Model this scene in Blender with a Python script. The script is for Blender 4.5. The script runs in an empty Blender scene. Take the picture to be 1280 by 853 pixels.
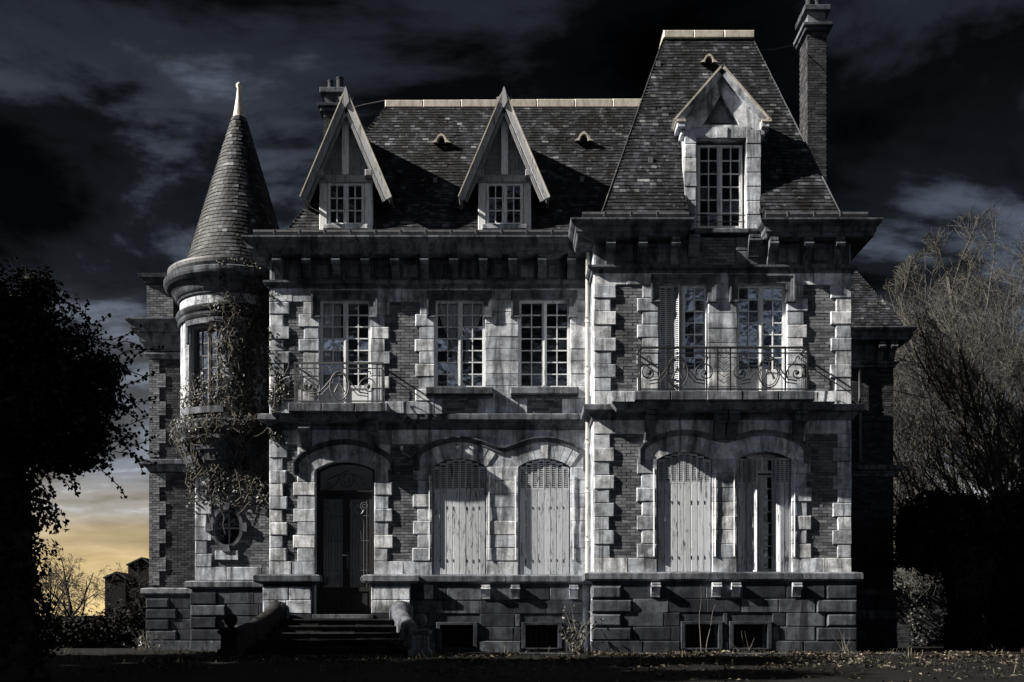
import bpy, math, random
from mathutils import Vector, Matrix, noise
from mathutils.geometry import tessellate_polygon
random.seed(7)
R = math.radians
sc = bpy.context.scene
COL = sc.collection

# ------------------------------------------------------------------ camera
CAM_D, EYE, FPX, HOR = 28.0, 0.3, 1400.0, 800.0
cam = bpy.data.cameras.new('camera'); camo = bpy.data.objects.new('camera', cam); COL.objects.link(camo)
camo.location = (0, -CAM_D, EYE); camo.rotation_euler = (R(90), 0, 0)
cam.sensor_width = 36.0; cam.lens = 36.0 * FPX / 1280.0
cam.shift_y = (HOR - 426.5) / 1280.0
cam.clip_start = 0.1; cam.clip_end = 2000
sc.camera = camo

# ------------------------------------------------------------------ sun, sky, exposure
SUN_TO = Vector((5.2, 1.15, -3.45)).normalized()          # the way the light travels
sun = bpy.data.lights.new('sun', 'SUN'); suno = bpy.data.objects.new('sun', sun); COL.objects.link(suno)
sun.energy = 5.0; sun.angle = R(0.5); sun.color = (1.0, 0.935, 0.82)
suno.rotation_euler = SUN_TO.to_track_quat('-Z', 'Y').to_euler()
suno.location = (-20, -6, 25)
sc.view_settings.view_transform = 'Standard'; sc.view_settings.look = 'None'
sc.view_settings.gamma = 1.0; sc.view_settings.exposure = 1.38
sc.view_settings.use_curve_mapping = False

w = bpy.data.worlds.new('World'); sc.world = w; w.use_nodes = True
nt = w.node_tree; nt.nodes.clear(); NW = nt.nodes.new; LK = nt.links.new
def wmath(op, a, b=None, c=None, clamp=False):
    n = NW('ShaderNodeMath'); n.operation = op; n.use_clamp = clamp
    for i, v in enumerate((a, b, c)):
        if v is None: continue
        if isinstance(v, (int, float)): n.inputs[i].default_value = v
        else: LK(v, n.inputs[i])
    return n.outputs[0]
def wramp(fac, stops):
    n = NW('ShaderNodeValToRGB'); LK(fac, n.inputs[0]); e = n.color_ramp.elements
    n.color_ramp.interpolation = 'EASE'
    while len(e) < len(stops): e.new(0.5)
    for k, (p, c) in enumerate(stops):
        e[k].position = p; e[k].color = (c[0], c[1], c[2], 1) if isinstance(c, tuple) else (c, c, c, 1)
    return n.outputs[0]
def wmix(mode, f, a, b):
    n = NW('ShaderNodeMixRGB'); n.blend_type = mode
    for i, v in enumerate((f, a, b)):
        if isinstance(v, (int, float)): n.inputs[i].default_value = v
        elif isinstance(v, tuple): n.inputs[i].default_value = (*v, 1)
        else: LK(v, n.inputs[i])
    return n.outputs[0]
tc = NW('ShaderNodeTexCoord')
sky = NW('ShaderNodeTexSky'); sky.sky_type = 'NISHITA'; sky.sun_disc = False
sky.sun_elevation = math.asin(-SUN_TO.z); sky.sun_rotation = math.atan2(-SUN_TO.x, -SUN_TO.y)
sky.air_density = 1.0; sky.dust_density = 4.0; sky.altitude = 60
hs = NW('ShaderNodeHueSaturation'); hs.inputs['Saturation'].default_value = 0.30; LK(sky.outputs[0], hs.inputs['Color'])
sep = NW('ShaderNodeSeparateXYZ'); LK(tc.outputs['Generated'], sep.inputs[0])
EL = sep.outputs['Z']
# storm cloud: direction projected on a cloud deck, so the cloud bands flatten toward the horizon
den = wmath('ADD', wmath('MAXIMUM', EL, 0.0), 0.16)
comb = NW('ShaderNodeCombineXYZ')
LK(wmath('DIVIDE', sep.outputs['X'], den), comb.inputs[0]); LK(wmath('DIVIDE', sep.outputs['Y'], den), comb.inputs[1])
mp = NW('ShaderNodeMapping'); LK(comb.outputs[0], mp.inputs[0])
mp.inputs['Rotation'].default_value = (0, 0, R(-20)); mp.inputs['Scale'].default_value = (0.95, 1.0, 1); mp.inputs['Location'].default_value = (1.3, 2.2, 0)
n1 = NW('ShaderNodeTexNoise'); LK(mp.outputs[0], n1.inputs['Vector']); n1.inputs['Scale'].default_value = 1.5
n1.inputs['Detail'].default_value = 10; n1.inputs['Roughness'].default_value = 0.57; n1.inputs['Distortion'].default_value = 0.35
n2 = NW('ShaderNodeTexNoise'); LK(mp.outputs[0], n2.inputs['Vector']); n2.inputs['Scale'].default_value = 0.42
n2.inputs['Detail'].default_value = 3
cl = wmath('ADD', wmath('MULTIPLY', n1.outputs[0], 0.82), wmath('MULTIPLY', n2.outputs[0], 0.32))
cover = wramp(cl, [(0.45, 0.003), (0.54, 0.022), (0.61, 0.20), (0.70, 1.1)])
elf = wramp(EL, [(0.0, 1.0), (0.20, 0.80), (0.33, 0.45), (0.46, 0.12), (1.0, 0.10)])
skyc = wmix('MULTIPLY', 1.0, wmix('MULTIPLY', 1.0, hs.outputs[0], cover), elf)
skyc = wmix('MULTIPLY', 1.0, skyc, (0.86, 0.97, 1.20))
glow = wramp(EL, [(0.0, 1.0), (0.06, 0.95), (0.085, 0.55), (0.11, 0.18), (0.15, 0.0)])
glow = wmath('MULTIPLY', glow, wramp(sep.outputs['Y'], [(0.1, 0.05), (0.75, 1.0)]))
glow = wmath('MULTIPLY', glow, wramp(n1.outputs[0], [(0.3, 0.55), (0.7, 1.0)]))
low = wmath('MULTIPLY', wramp(EL, [(0.0, 0.55), (0.11, 0.42), (0.20, 0.20), (0.30, 0.0)]), wramp(cl, [(0.40, 0.35), (0.66, 1.0)]))
skyc = wmix('MIX', low, skyc, (1.15, 1.18, 1.22))
warm = wmix('MIX', glow, skyc, (3.0, 2.2, 1.0))
bg = NW('ShaderNodeBackground'); bg.inputs['Strength'].default_value = 0.138
LK(warm, bg.inputs['Color'])
wo = NW('ShaderNodeOutputWorld'); LK(bg.outputs[0], wo.inputs[0])

# ------------------------------------------------------------------ materials
class Mat:
    """small node helper; textures run in world position so no two pieces repeat"""
    def __init__(s, name, rough=0.85, bump=0.0, metallic=0.0, spec=0.3):
        s.m = bpy.data.materials.new(name); s.m.use_nodes = True; s.t = s.m.node_tree; s.t.nodes.clear()
        s.o = s.n('ShaderNodeOutputMaterial'); s.b = s.n('ShaderNodeBsdfPrincipled')
        s.l(s.b.outputs[0], s.o.inputs[0])
        s.b.inputs['Roughness'].default_value = rough; s.b.inputs['Metallic'].default_value = metallic
        s.b.inputs['Specular IOR Level'].default_value = spec
        s.g = s.n('ShaderNodeNewGeometry'); s.oi = s.n('ShaderNodeObjectInfo'); s.pos = s.g.outputs['Position']
    def n(s, t): return s.t.nodes.new(t)
    def l(s, a, b): s.t.links.new(a, b)
    def noise(s, scale, detail=5, rough=0.55, sv=None, dist=0.0):
        v = s.pos
        if sv:
            mp = s.n('ShaderNodeMapping'); mp.inputs['Scale'].default_value = sv; s.l(v, mp.inputs[0]); v = mp.outputs[0]
        n = s.n('ShaderNodeTexNoise'); s.l(v, n.inputs['Vector'])
        n.inputs['Scale'].default_value = scale; n.inputs['Detail'].default_value = detail
        n.inputs['Roughness'].default_value = rough; n.inputs['Distortion'].default_value = dist
        return n.outputs[0]
    def ramp(s, f, stops):
        n = s.n('ShaderNodeValToRGB'); s.l(f, n.inputs[0]); e = n.color_ramp.elements
        while len(e) < len(stops): e.new(0.5)
        for k, (p, c) in enumerate(stops):
            e[k].position = p; e[k].color = (*c, 1) if isinstance(c, tuple) else (c, c, c, 1)
        return n.outputs[0]
    def mix(s, mode, f, a, b):
        n = s.n('ShaderNodeMixRGB'); n.blend_type = mode
        for i, v in enumerate((f, a, b)):
            if isinstance(v, (int, float)): n.inputs[i].default_value = v
            elif isinstance(v, tuple): n.inputs[i].default_value = (*v, 1)
            else: s.l(v, n.inputs[i])
        return n.outputs[0]
    def math(s, op, a, b):
        n = s.n('ShaderNodeMath'); n.operation = op
        for i, v in enumerate((a, b)):
            if isinstance(v, (int, float)): n.inputs[i].default_value = v
            else: s.l(v, n.inputs[i])
        return n.outputs[0]
    def color(s, c): 
        if isinstance(c, tuple): s.b.inputs['Base Color'].default_value = (*c, 1)
        else: s.l(c, s.b.inputs['Base Color'])
        return s
    def bump(s, h, strength=0.3, dist=0.01):
        n = s.n('ShaderNodeBump'); n.inputs['Strength'].default_value = strength; n.inputs['Distance'].default_value = dist
        s.l(h, n.inputs['Height']); s.l(n.outputs[0], s.b.inputs['Normal']); return s

def stone_mat(name, lo, mid, hi, streak=0.75, grain=26):
    M = Mat(name, 0.9, spec=0.15)
    big = M.noise(1.3, 6, 0.6); st = M.noise(1.0, 7, 0.68, (4.2, 4.2, 0.5), 0.7); fine = M.noise(grain, 6, 0.65)
    pit = M.noise(70, 3, 0.6)
    base = M.ramp(M.oi.outputs['Random'], [(0.0, tuple(c*0.80 for c in mid)), (0.5, mid), (1.0, hi)])
    col = M.mix('MULTIPLY', 1.0, base, M.ramp(big, [(0.30, 0.30), (0.48, 0.86), (0.70, 1.2)]))
    col = M.mix('MIX', M.ramp(st, [(0.46, 0.0), (0.57, 0.6*streak), (0.68, streak)]), col, lo)
    col = M.mix('MULTIPLY', 0.8, col, M.ramp(fine, [(0.25, 0.62), (0.55, 1.0), (0.8, 1.18)]))
    col = M.mix('MIX', M.ramp(pit, [(0.66, 0.0), (0.74, 0.6)]), col, lo)
    md = M.noise(5.5, 6, 0.62); bed = M.noise(1.0, 5, 0.6, (1.6, 1.6, 26), 0.3)
    col = M.mix('MULTIPLY', 1.0, col, M.ramp(md, [(0.30, 0.50), (0.47, 0.95), (0.66, 1.28)]))
    col = M.mix('MIX', M.ramp(bed, [(0.64, 0.0), (0.69, 0.55)]), col, lo)
    M.color(col); M.bump(M.math('ADD', M.math('ADD', fine, md), M.math('ADD', M.math('MULTIPLY', pit, 0.5), M.math('MULTIPLY', bed, -0.8))), 0.25, 0.012)
    return M.m
M_STONE = stone_mat('limestone', (0.035, 0.038, 0.046), (0.53, 0.565, 0.64), (0.76, 0.785, 0.83), 0.9)
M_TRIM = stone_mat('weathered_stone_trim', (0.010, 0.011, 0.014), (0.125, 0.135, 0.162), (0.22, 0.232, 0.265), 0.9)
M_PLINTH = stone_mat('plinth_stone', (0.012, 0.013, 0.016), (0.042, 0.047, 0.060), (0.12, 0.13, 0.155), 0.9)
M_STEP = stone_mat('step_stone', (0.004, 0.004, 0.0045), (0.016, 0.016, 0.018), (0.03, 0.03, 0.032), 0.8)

def brick_mat(name, a, b, c):
    M = Mat(name, 0.9, spec=0.15)
    isl = M.g.outputs['Random Per Island']; big = M.noise(1.5, 5); fine = M.noise(38, 5, 0.65)
    col = M.ramp(isl, [(0.0, a), (0.45, b), (1.0, c)])
    col = M.mix('MULTIPLY', 1.0, col, M.ramp(big, [(0.28, 0.5), (0.5, 0.95), (0.72, 1.2)]))
    col = M.mix('MULTIPLY', 0.8, col, M.ramp(fine, [(0.25, 0.55), (0.6, 1.05), (0.8, 1.2)]))
    M.color(col); M.bump(fine, 0.25, 0.008); return M.m
M_BRICK = brick_mat('brick', (0.08, 0.084, 0.098), (0.14, 0.147, 0.168), (0.23, 0.238, 0.262))
M_BRICKD = brick_mat('dark_brick', (0.022, 0.023, 0.027), (0.04, 0.042, 0.049), (0.07, 0.072, 0.08))
M_MORTAR = Mat('mortar', 0.95).color((0.022, 0.023, 0.027)).m

def slate_mat():
    M = Mat('slate', 0.62, spec=0.35)
    isl = M.g.outputs['Random Per Island']; big = M.noise(0.75, 6, 0.65, (1.0, 1.0, 0.5)); fine = M.noise(18, 5, 0.65)
    st = M.noise(1.0, 5, 0.6, (2.6, 2.6, 0.35))
    col = M.ramp(isl, [(0.0, (0.010, 0.011, 0.014)), (0.6, (0.025, 0.028, 0.036)), (0.93, (0.058, 0.063, 0.077)), (1.0, (0.17, 0.177, 0.19))])
    col = M.mix('MULTIPLY', 1.0, col, M.ramp(big, [(0.3, 0.25), (0.5, 0.7), (0.68, 1.3)]))
    col = M.mix('MULTIPLY', 1.0, col, M.ramp(st, [(0.40, 0.28), (0.60, 1.25)]))
    lich = M.noise(6.0, 7, 0.7)
    col = M.mix('MIX', M.ramp(lich, [(0.59, 0.0), (0.66, 0.7)]), col, (0.15, 0.155, 0.165))
    M.color(col); M.bump(fine, 0.3, 0.008); return M.m
M_SLATE = slate_mat()
def zinc_mat(name, c, rough, metal):
    M = Mat(name, rough, metallic=metal, spec=0.4)
    st = M.noise(3.0, 5, 0.6, (2.5, 2.5, 0.8))
    M.color(M.mix('MULTIPLY', 1.0, c, M.ramp(st, [(0.3, 0.55), (0.6, 1.05)]))); M.bump(st, 0.15, 0.01); return M.m
M_ZINC = zinc_mat('zinc', (0.50, 0.47, 0.41), 0.5, 0.15)
M_ZINCD = zinc_mat('dull_zinc', (0.13, 0.133, 0.146), 0.55, 0.2)
def paint_mat(name, c, dark, amount, lo=0.53, vary=0.78):
    M = Mat(name, 0.7, spec=0.3)
    v = M.noise(1.0, 7, 0.75, (38, 38, 2.6), 0.3); v2 = M.noise(1.0, 7, 0.75, (17, 17, 2.2), 0.5)
    col = M.mix('MIX', M.ramp(v2, [(lo, 0.0), (lo+0.08, amount)]), c, dark)
    col = M.mix('MIX', M.ramp(v, [(0.57, 0.0), (0.66, amount)]), col, dark)
    col = M.mix('MULTIPLY', 1.0, col, M.ramp(M.oi.outputs['Random'], [(0, vary), (1, 1.08)]))
    M.color(col); M.bump(v, 0.3, 0.006); return M.m
M_SHUT = paint_mat('peeling_shutter_paint', (0.55, 0.58, 0.64), (0.045, 0.048, 0.057), 0.9, 0.545, 0.68)
M_FRAME = paint_mat('window_frame_paint', (0.76, 0.78, 0.81), (0.14, 0.14, 0.15), 0.6)
M_TIMBER = paint_mat('grey_weathered_timber', (0.24, 0.25, 0.275), (0.05, 0.05, 0.055), 0.8)
M_BARGE = paint_mat('pale_bargeboard', (0.36, 0.37, 0.395), (0.05, 0.05, 0.057), 0.8)
M_GRILLE = Mat('worn_iron_grille', 0.45, spec=0.5).color((0.10, 0.103, 0.112)).m
M_OLDFRAME = paint_mat('dark_old_frame', (0.10, 0.103, 0.112), (0.03, 0.03, 0.034), 0.8)
M_IRON = Mat('wrought_iron', 0.6, spec=0.35).color((0.012, 0.012, 0.014)).m
M_IRONG = Mat('grey_wrought_iron', 0.6, spec=0.4).color((0.06, 0.062, 0.07)).m
M_DOOR = paint_mat('black_door_paint', (0.014, 0.014, 0.016), (0.03, 0.03, 0.032), 0.5)
M_PIPE = paint_mat('pale_pipe', (0.55, 0.54, 0.52), (0.16, 0.16, 0.165), 0.6)
M_CURT = Mat('curtain', 0.9).color((0.80, 0.81, 0.84)).m
M_ROOM = Mat('dark_room', 0.95).color((0.012, 0.012, 0.014)).m  # near-black colour stands in for the darkness inside rooms, louvres and vents
def glass_mat():
    m = bpy.data.materials.new('old_window_glass'); m.use_nodes = True; t = m.node_tree; t.nodes.clear()
    o = t.nodes.new('ShaderNodeOutputMaterial'); mx = t.nodes.new('ShaderNodeMixShader')
    tr = t.nodes.new('ShaderNodeBsdfTransparent'); tr.inputs[0].default_value = (0.86, 0.88, 0.91, 1)
    gl = t.nodes.new('ShaderNodeBsdfGlossy'); gl.inputs['Roughness'].default_value = 0.06; gl.inputs[0].default_value = (0.82, 0.84, 0.88, 1)
    fr = t.nodes.new('ShaderNodeFresnel'); fr.inputs[0].default_value = 1.5
    ad = t.nodes.new('ShaderNodeMath'); ad.operation = 'ADD'; ad.inputs[1].default_value = 0.12
    g = t.nodes.new('ShaderNodeNewGeometry'); nz = t.nodes.new('ShaderNodeTexNoise'); nz.inputs['Scale'].default_value = 3.0
    bp = t.nodes.new('ShaderNodeBump'); bp.inputs['Strength'].default_value = 0.25; bp.inputs['Distance'].default_value = 0.03
    t.links.new(g.outputs['Position'], nz.inputs['Vector']); t.links.new(nz.outputs[0], bp.inputs['Height'])
    t.links.new(bp.outputs[0], gl.inputs['Normal'])
    t.links.new(fr.outputs[0], ad.inputs[0]); t.links.new(ad.outputs[0], mx.inputs[0])
    t.links.new(tr.outputs[0], mx.inputs[1]); t.links.new(gl.outputs[0], mx.inputs[2]); t.links.new(mx.outputs[0], o.inputs[0])
    return m
M_GLASS = glass_mat()
M_GLASSD = Mat('dark_door_glass', 0.12, spec=0.5).color((0.006, 0.006, 0.007)).m
def leaf_mat(name, a, b, c, rough=0.5):
    M = Mat(name, rough, spec=0.4 if rough < 0.7 else 0.08)
    M.color(M.ramp(M.g.outputs['Random Per Island'], [(0.0, a), (0.6, b), (1.0, c)])); return M.m
M_IVY = leaf_mat('ivy_leaf', (0.010, 0.011, 0.010), (0.024, 0.026, 0.024), (0.085, 0.086, 0.075), 0.5)
M_DARKLEAF = leaf_mat('evergreen_ivy_leaf', (0.004, 0.0044, 0.0044), (0.011, 0.0115, 0.011), (0.034, 0.034, 0.030), 0.8)
M_LITTER = leaf_mat('dead_leaf', (0.010, 0.009, 0.0075), (0.035, 0.031, 0.025), (0.17, 0.152, 0.12), 0.85)
def bark_mat(name, a, b):
    M = Mat(name, 0.9); v = M.noise(1.0, 6, 0.7, (14, 14, 3)); M.color(M.mix('MIX', v, a, b)); M.bump(v, 0.5, 0.02); return M.m
M_BARK = bark_mat('dark_bark', (0.012, 0.011, 0.010), (0.035, 0.033, 0.03))
M_TWIG = bark_mat('twig_bark', (0.032, 0.0315, 0.030), (0.09, 0.087, 0.08))
M_TWIGD = bark_mat('far_twig_bark', (0.015, 0.0145, 0.014), (0.04, 0.038, 0.034))
M_VINE = bark_mat('vine_stem', (0.05, 0.045, 0.04), (0.15, 0.14, 0.12))
def soil_mat():
    M = Mat('dark_soil', 0.95, spec=0.1)
    a = M.noise(0.9, 7, 0.65); f = M.noise(14, 6, 0.7)
    col = M.ramp(a, [(0.3, (0.004, 0.004, 0.0044)), (0.7, (0.011, 0.0107, 0.0105))])
    col = M.mix('MULTIPLY', 1.0, col, M.ramp(f, [(0.3, 0.5), (0.7, 1.5)]))
    M.color(col); M.bump(f, 0.6, 0.05); return M.m
M_SOIL = soil_mat()
M_WHITE = Mat('white_plastic', 0.4).color((0.6, 0.6, 0.6)).m

# ------------------------------------------------------------------ mesh helpers
class MB:
    def __init__(s): s.v = []; s.f = []; s.mi = []; s.cur = 0
    def add(s, vs, fs):
        o = len(s.v); s.v.extend(vs); s.f.extend([tuple(i + o for i in f) for f in fs]); s.mi.extend([s.cur] * len(fs)); return s
    def box(s, x0, x1, y0, y1, z0, z1, ch=0.0, jit=0.0):
        if ch <= 0:
            vs = [(x0,y0,z0),(x1,y0,z0),(x1,y0,z1),(x0,y0,z1),(x0,y1,z0),(x1,y1,z0),(x1,y1,z1),(x0,y1,z1)]
            return s.add(vs, [(0,1,2,3),(5,4,7,6),(4,0,3,7),(1,5,6,2),(3,2,6,7),(4,5,1,0)])
        c = min(ch, (x1-x0)*0.3, (z1-z0)*0.3); j = lambda: random.uniform(-jit, jit)
        vs = [(x0+c+j(),y0+j(),z0+c+j()),(x1-c+j(),y0+j(),z0+c+j()),(x1-c+j(),y0+j(),z1-c+j()),(x0+c+j(),y0+j(),z1-c+j()),
              (x0,y0+c,z0),(x1,y0+c,z0),(x1,y0+c,z1),(x0,y0+c,z1),(x0,y1,z0),(x1,y1,z0),(x1,y1,z1),(x0,y1,z1)]
        return s.add(vs, [(0,1,2,3),(0,4,5,1),(1,5,6,2),(2,6,7,3),(3,7,4,0),(4,8,9,5),(5,9,10,6),(6,10,11,7),(7,11,8,4),(9,8,11,10)])
    def prism(s, poly, y0, y1, ch=0.0):            # poly in (x,z), anticlockwise seen from the front
        n = len(poly)
        vs = [(p[0], y0, p[1]) for p in poly] + [(p[0], y1, p[1]) for p in poly]
        fs = [tuple(range(n)), tuple(range(2*n-1, n-1, -1))] + [(i, i+n, (i+1) % n + n, (i+1) % n) for i in range(n)]
        return s.add(vs, fs)
    def plate(s, outer, holes, y0, y1):            # any outline with holes
        loops = [outer] + holes
        pts = [p for l in loops for p in l]
        tris = tessellate_polygon([[Vector((p[0], p[1], 0)) for p in l] for l in loops])
        n = len(pts); vs = [(p[0], y0, p[1]) for p in pts] + [(p[0], y1, p[1]) for p in pts]
        fs = []
        for a, b, c in tris:
            A, B, C = pts[a], pts[b], pts[c]
            if (B[0]-A[0])*(C[1]-A[1]) - (B[1]-A[1])*(C[0]-A[0]) < 0: b, c = c, b
            fs.append((a, b, c)); fs.append((a+n, c+n, b+n))
        k = 0
        for l in loops:
            m = len(l)
            for i in range(m): a = k+i; b = k+(i+1) % m; fs.append((a, a+n, b+n, b))
            k += m
        return s.add(vs, fs)
    def tube(s, pts, r, n=6, caps=True):
        P = [Vector(p) for p in pts]; m = len(P)
        if m < 2: return s
        rr = r if isinstance(r, (list, tuple)) else [r] * m
        up = None; vs = []; fs = []
        for i in range(m):
            t = (P[min(i+1, m-1)] - P[max(i-1, 0)])
            if t.length < 1e-9: t = Vector((0, 0, 1))
            t.normalize()
            if up is None:
                up = Vector((0, 0, 1)) if abs(t.z) < 0.9 else Vector((1, 0, 0))
            a = t.cross(up)
            if a.length < 1e-6: a = t.orthogonal()
            a.normalize(); b = t.cross(a).normalized(); up = a.cross(t)
            for k in range(n):
                q = 2*math.pi*k/n; vs.append(tuple(P[i] + (a*math.cos(q) + b*math.sin(q)) * rr[i]))
        for i in range(m-1):
            for k in range(n):
                k2 = (k+1) % n; fs.append((i*n+k, i*n+k2, (i+1)*n+k2, (i+1)*n+k))
        if caps and n > 2: fs.append(tuple(range(n))); fs.append(tuple((m-1)*n + k for k in reversed(range(n))))
        return s.add(vs, fs)
    def lathe(s, prof, cx, cy, n=40, a0=0.0, a1=2*math.pi):
        full = abs(a1-a0-2*math.pi) < 1e-6; cnt = n if full else n+1; vs = []; fs = []
        for (r, z) in prof:
            for k in range(cnt):
                q = a0 + (a1-a0)*k/n; vs.append((cx + r*math.sin(q), cy - r*math.cos(q), z))
        for i in range(len(prof)-1):
            for k in range(n):
                k2 = (k+1) % cnt; fs.append((i*cnt+k, i*cnt+k2, (i+1)*cnt+k2, (i+1)*cnt+k))
        return s.add(vs, fs)
    def mould(s, x0, x1, Y, prof, yb, rl=True, rr=True):   # prof: (out, z) from the bottom up; mitred returns at the ends
        vs = []; fs = []
        plan = []
        for (p, z) in prof:
            row = []
            if rl: row.append((x0-p, yb))
            row.append((x0-(p if rl else 0), Y-p)); row.append((x1+(p if rr else 0), Y-p))
            if rr: row.append((x1+p, yb))
            plan.append([(a, b, z) for a, b in row])
        m = len(plan[0])
        for row in plan: vs.extend(row)
        for i in range(len(prof)-1):
            for k in range(m-1): fs.append((i*m+k, i*m+k+1, (i+1)*m+k+1, (i+1)*m+k))
        if not rl: fs.append(tuple(i*m for i in range(len(prof)-1, -1, -1)))
        if not rr: fs.append(tuple(i*m+m-1 for i in range(len(prof))))
        o = (len(prof)-1)*m
        back = len(vs)
        # top and bottom sheets back to the wall
        z0, z1 = prof[0][1], prof[-1][1]
        vs += [(plan[0][0][0], yb, z0), (plan[0][-1][0], yb, z0), (plan[-1][0][0], yb, z1), (plan[-1][-1][0], yb, z1)]
        fs.append((back+1, back) + tuple(range(0, m)) if not (rl and rr) else tuple(reversed(range(0, m))))
        fs.append((tuple(o+k for k in range(m)) + (back+3, back+2)) if not (rl and rr) else tuple(o+k for k in range(m)))
        return s.add(vs, fs)
    def sweep(s, path, w_in, w_out, y0, y1):       # band along a path in (x,z): offset inwards/outwards by normal
        n = len(path); L = []; Rr = []
        for i in range(n):
            t = Vector((0, 0))
            if i > 0: t = t+(Vector(path[i])-Vector(path[i-1])).normalized()
            if i < n-1: t = t+(Vector(path[i+1])-Vector(path[i])).normalized()
            t.normalize(); nn = Vector((-t.y, t.x))
            p0, p1 = Vector(path[i]), None
            if 0 < i < n-1:
                t1 = (Vector(path[i])-Vector(path[i-1])).normalized(); k = max(0.5, t1.dot(t))
            else: k = 1.0
            L.append(p0 + nn*w_out/k); Rr.append(p0 - nn*w_in/k)
        vs = []; fs = []
        for i in range(n):
            vs += [(L[i].x, y0, L[i].y), (Rr[i].x, y0, Rr[i].y), (Rr[i].x, y1, Rr[i].y), (L[i].x, y1, L[i].y)]
        for i in range(n-1):
            for k in range(4): k2 = (k+1) % 4; fs.append((i*4+k, i*4+k2, (i+1)*4+k2, (i+1)*4+k))
        fs += [(0, 3, 2, 1), tuple((n-1)*4+k for k in range(4))]
        return s.add(vs, fs)
    def leaf(s, c, nrm, size, fold=0.3, asp=1.0):
        nrm = nrm.normalized(); a = nrm.orthogonal().normalized()
        q = random.uniform(0, 6.283); b = nrm.cross(a); d = a*math.cos(q) + b*math.sin(q); e = nrm.cross(d)
        h = size*0.5
        p = [c - d*h, c + e*h*0.8*asp + nrm*h*fold, c + d*h, c - e*h*0.8*asp + nrm*h*fold]
        return s.add([tuple(x) for x in p], [(0, 1, 2), (0, 2, 3)])
    def build(s, name, mats, parent=None, smooth=False, kind=None):
        me = bpy.data.meshes.new(name); me.from_pydata(s.v, [], s.f)
        mats = mats if isinstance(mats, (list, tuple)) else [mats]
        for m in mats: me.materials.append(m)
        if len(mats) > 1: me.polygons.foreach_set('material_index', s.mi)
        if smooth: me.polygons.foreach_set('use_smooth', [True]*len(me.polygons))
        me.update()
        return link(name, me, parent, kind)
def link(name, me, parent=None, kind=None):
    o = bpy.data.objects.new(name, me); COL.objects.link(o)
    if parent is not None: o.parent = parent
    if kind: o['kind'] = kind
    return o
def fixnormals(o):
    import bmesh
    bm = bmesh.new(); bm.from_mesh(o.data); bmesh.ops.recalc_face_normals(bm, faces=bm.faces); bm.to_mesh(o.data); bm.free(); return o
def empty(name, loc, label, cat, group=None):
    o = bpy.data.objects.new(name, None); COL.objects.link(o); o.location = loc; o.empty_display_size = 0.3
    o['label'] = label; o['category'] = cat
    if group: o['group'] = group
    return o
def tag(o, label, cat, group=None):
    o['label'] = label; o['category'] = cat
    if group: o['group'] = group
    return o
U = random.uniform
class Plane:
    """picture column / row -> metres on an upright plane Y deep (only used to measure the photograph)"""
    def __init__(s, Y): s.k = (CAM_D + Y)/FPX; s.Y = Y
    def x(s, px): return (px-640)*s.k
    def z(s, py): return EYE + (HOR-py)*s.k
MA = Plane(0.0); PV = Plane(-1.15); YP = -1.15

# ------------------------------------------------------------------ ground
def gz(x, y):
    s = 0.0 if y > -1.6 else (y+1.6)*1.3/26.4
    k = min(1.0, max(0.0, (-1.5-y)/3.0)) if y < 0 else min(1.0, max(0, (y-12)/6.0))
    return s + 0.05*k*noise.noise(Vector((x*0.5, y*0.5, 0))) + 0.02*k*noise.noise(Vector((x*1.9, y*1.9, 3)))
def make_ground():
    mb = MB()
    xs = [-900, -300, -120, -60, -40, -30] + [-24+0.6*i for i in range(81)] + [30, 40, 60, 120, 300, 900]
    ys = [-60, -40, -34] + [-30+0.5*i for i in range(62)] + [2, 4, 7, 10, 14, 18, 24, 32, 45, 70, 120, 300, 900]
    for y in ys:
        for x in xs: mb.v.append((x, y, gz(x, max(y, -32))))
    n = len(xs)
    for j in range(len(ys)-1):
        for i in range(n-1): mb.f.append((j*n+i, j*n+i+1, (j+1)*n+i+1, (j+1)*n+i)); mb.mi.append(0)
    return mb.build('ground', M_SOIL, None, True, 'structure')
make_ground()

# ------------------------------------------------------------------ the mansion: walls
HOUSE = empty('mansion', (0, 0, 0), 'abandoned stone and brick mansion with slate roofs and round corner tower', 'mansion')
Z_PL, Z_STR, Z_ARC = 1.90, 5.93, 9.08
def arch(x0, x1, zs, rise, n=12, lift=0.0):
    hw = (x1-x0)/2; Rr = (hw*hw + rise*rise)/(2*rise); cx = (x0+x1)/2; cz = zs + rise - Rr; A = math.asin(min(1, hw/Rr))
    return [(cx + (Rr+lift)*math.sin(A - 2*A*i/n), cz + (Rr+lift)*math.cos(A - 2*A*i/n)) for i in range(n+1)], (cx, cz, Rr, A)
def hole_arch(x0, x1, z0, zs, rise):
    return [(x0, z0), (x1, z0)] + arch(x0, x1, zs, rise)[0]
def rect(x0, x1, z0, z1): return [(x0, z0), (x1, z0), (x1, z1), (x0, z1)]
def stone(parent, name, x0, x1, z0, z1, Yf, depth=0.09, mat=M_STONE, ch=0.012, jit=0.004):
    g = 0.003
    return MB().box(x0+g, x1-g, Yf+U(-0.006, 0.006), Yf+depth, z0+g, z1-g, ch*U(0.6, 2.0), jit*U(0.5, 2.5)).build(name, mat, parent)
def quoins(parent, xa, xn, xw, z0, z1, Yf, n, wide=True, mat=M_STONE):
    h = (z1-z0)/n
    for i in range(n):
        xe = (xw if wide else xn) + U(-0.012, 0.012); wide = not wide
        stone(parent, 'quoin_stone', min(xa, xe), max(xa, xe), z0+i*h, z0+(i+1)*h, Yf - (0.012 if not wide else 0), mat=mat)
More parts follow.
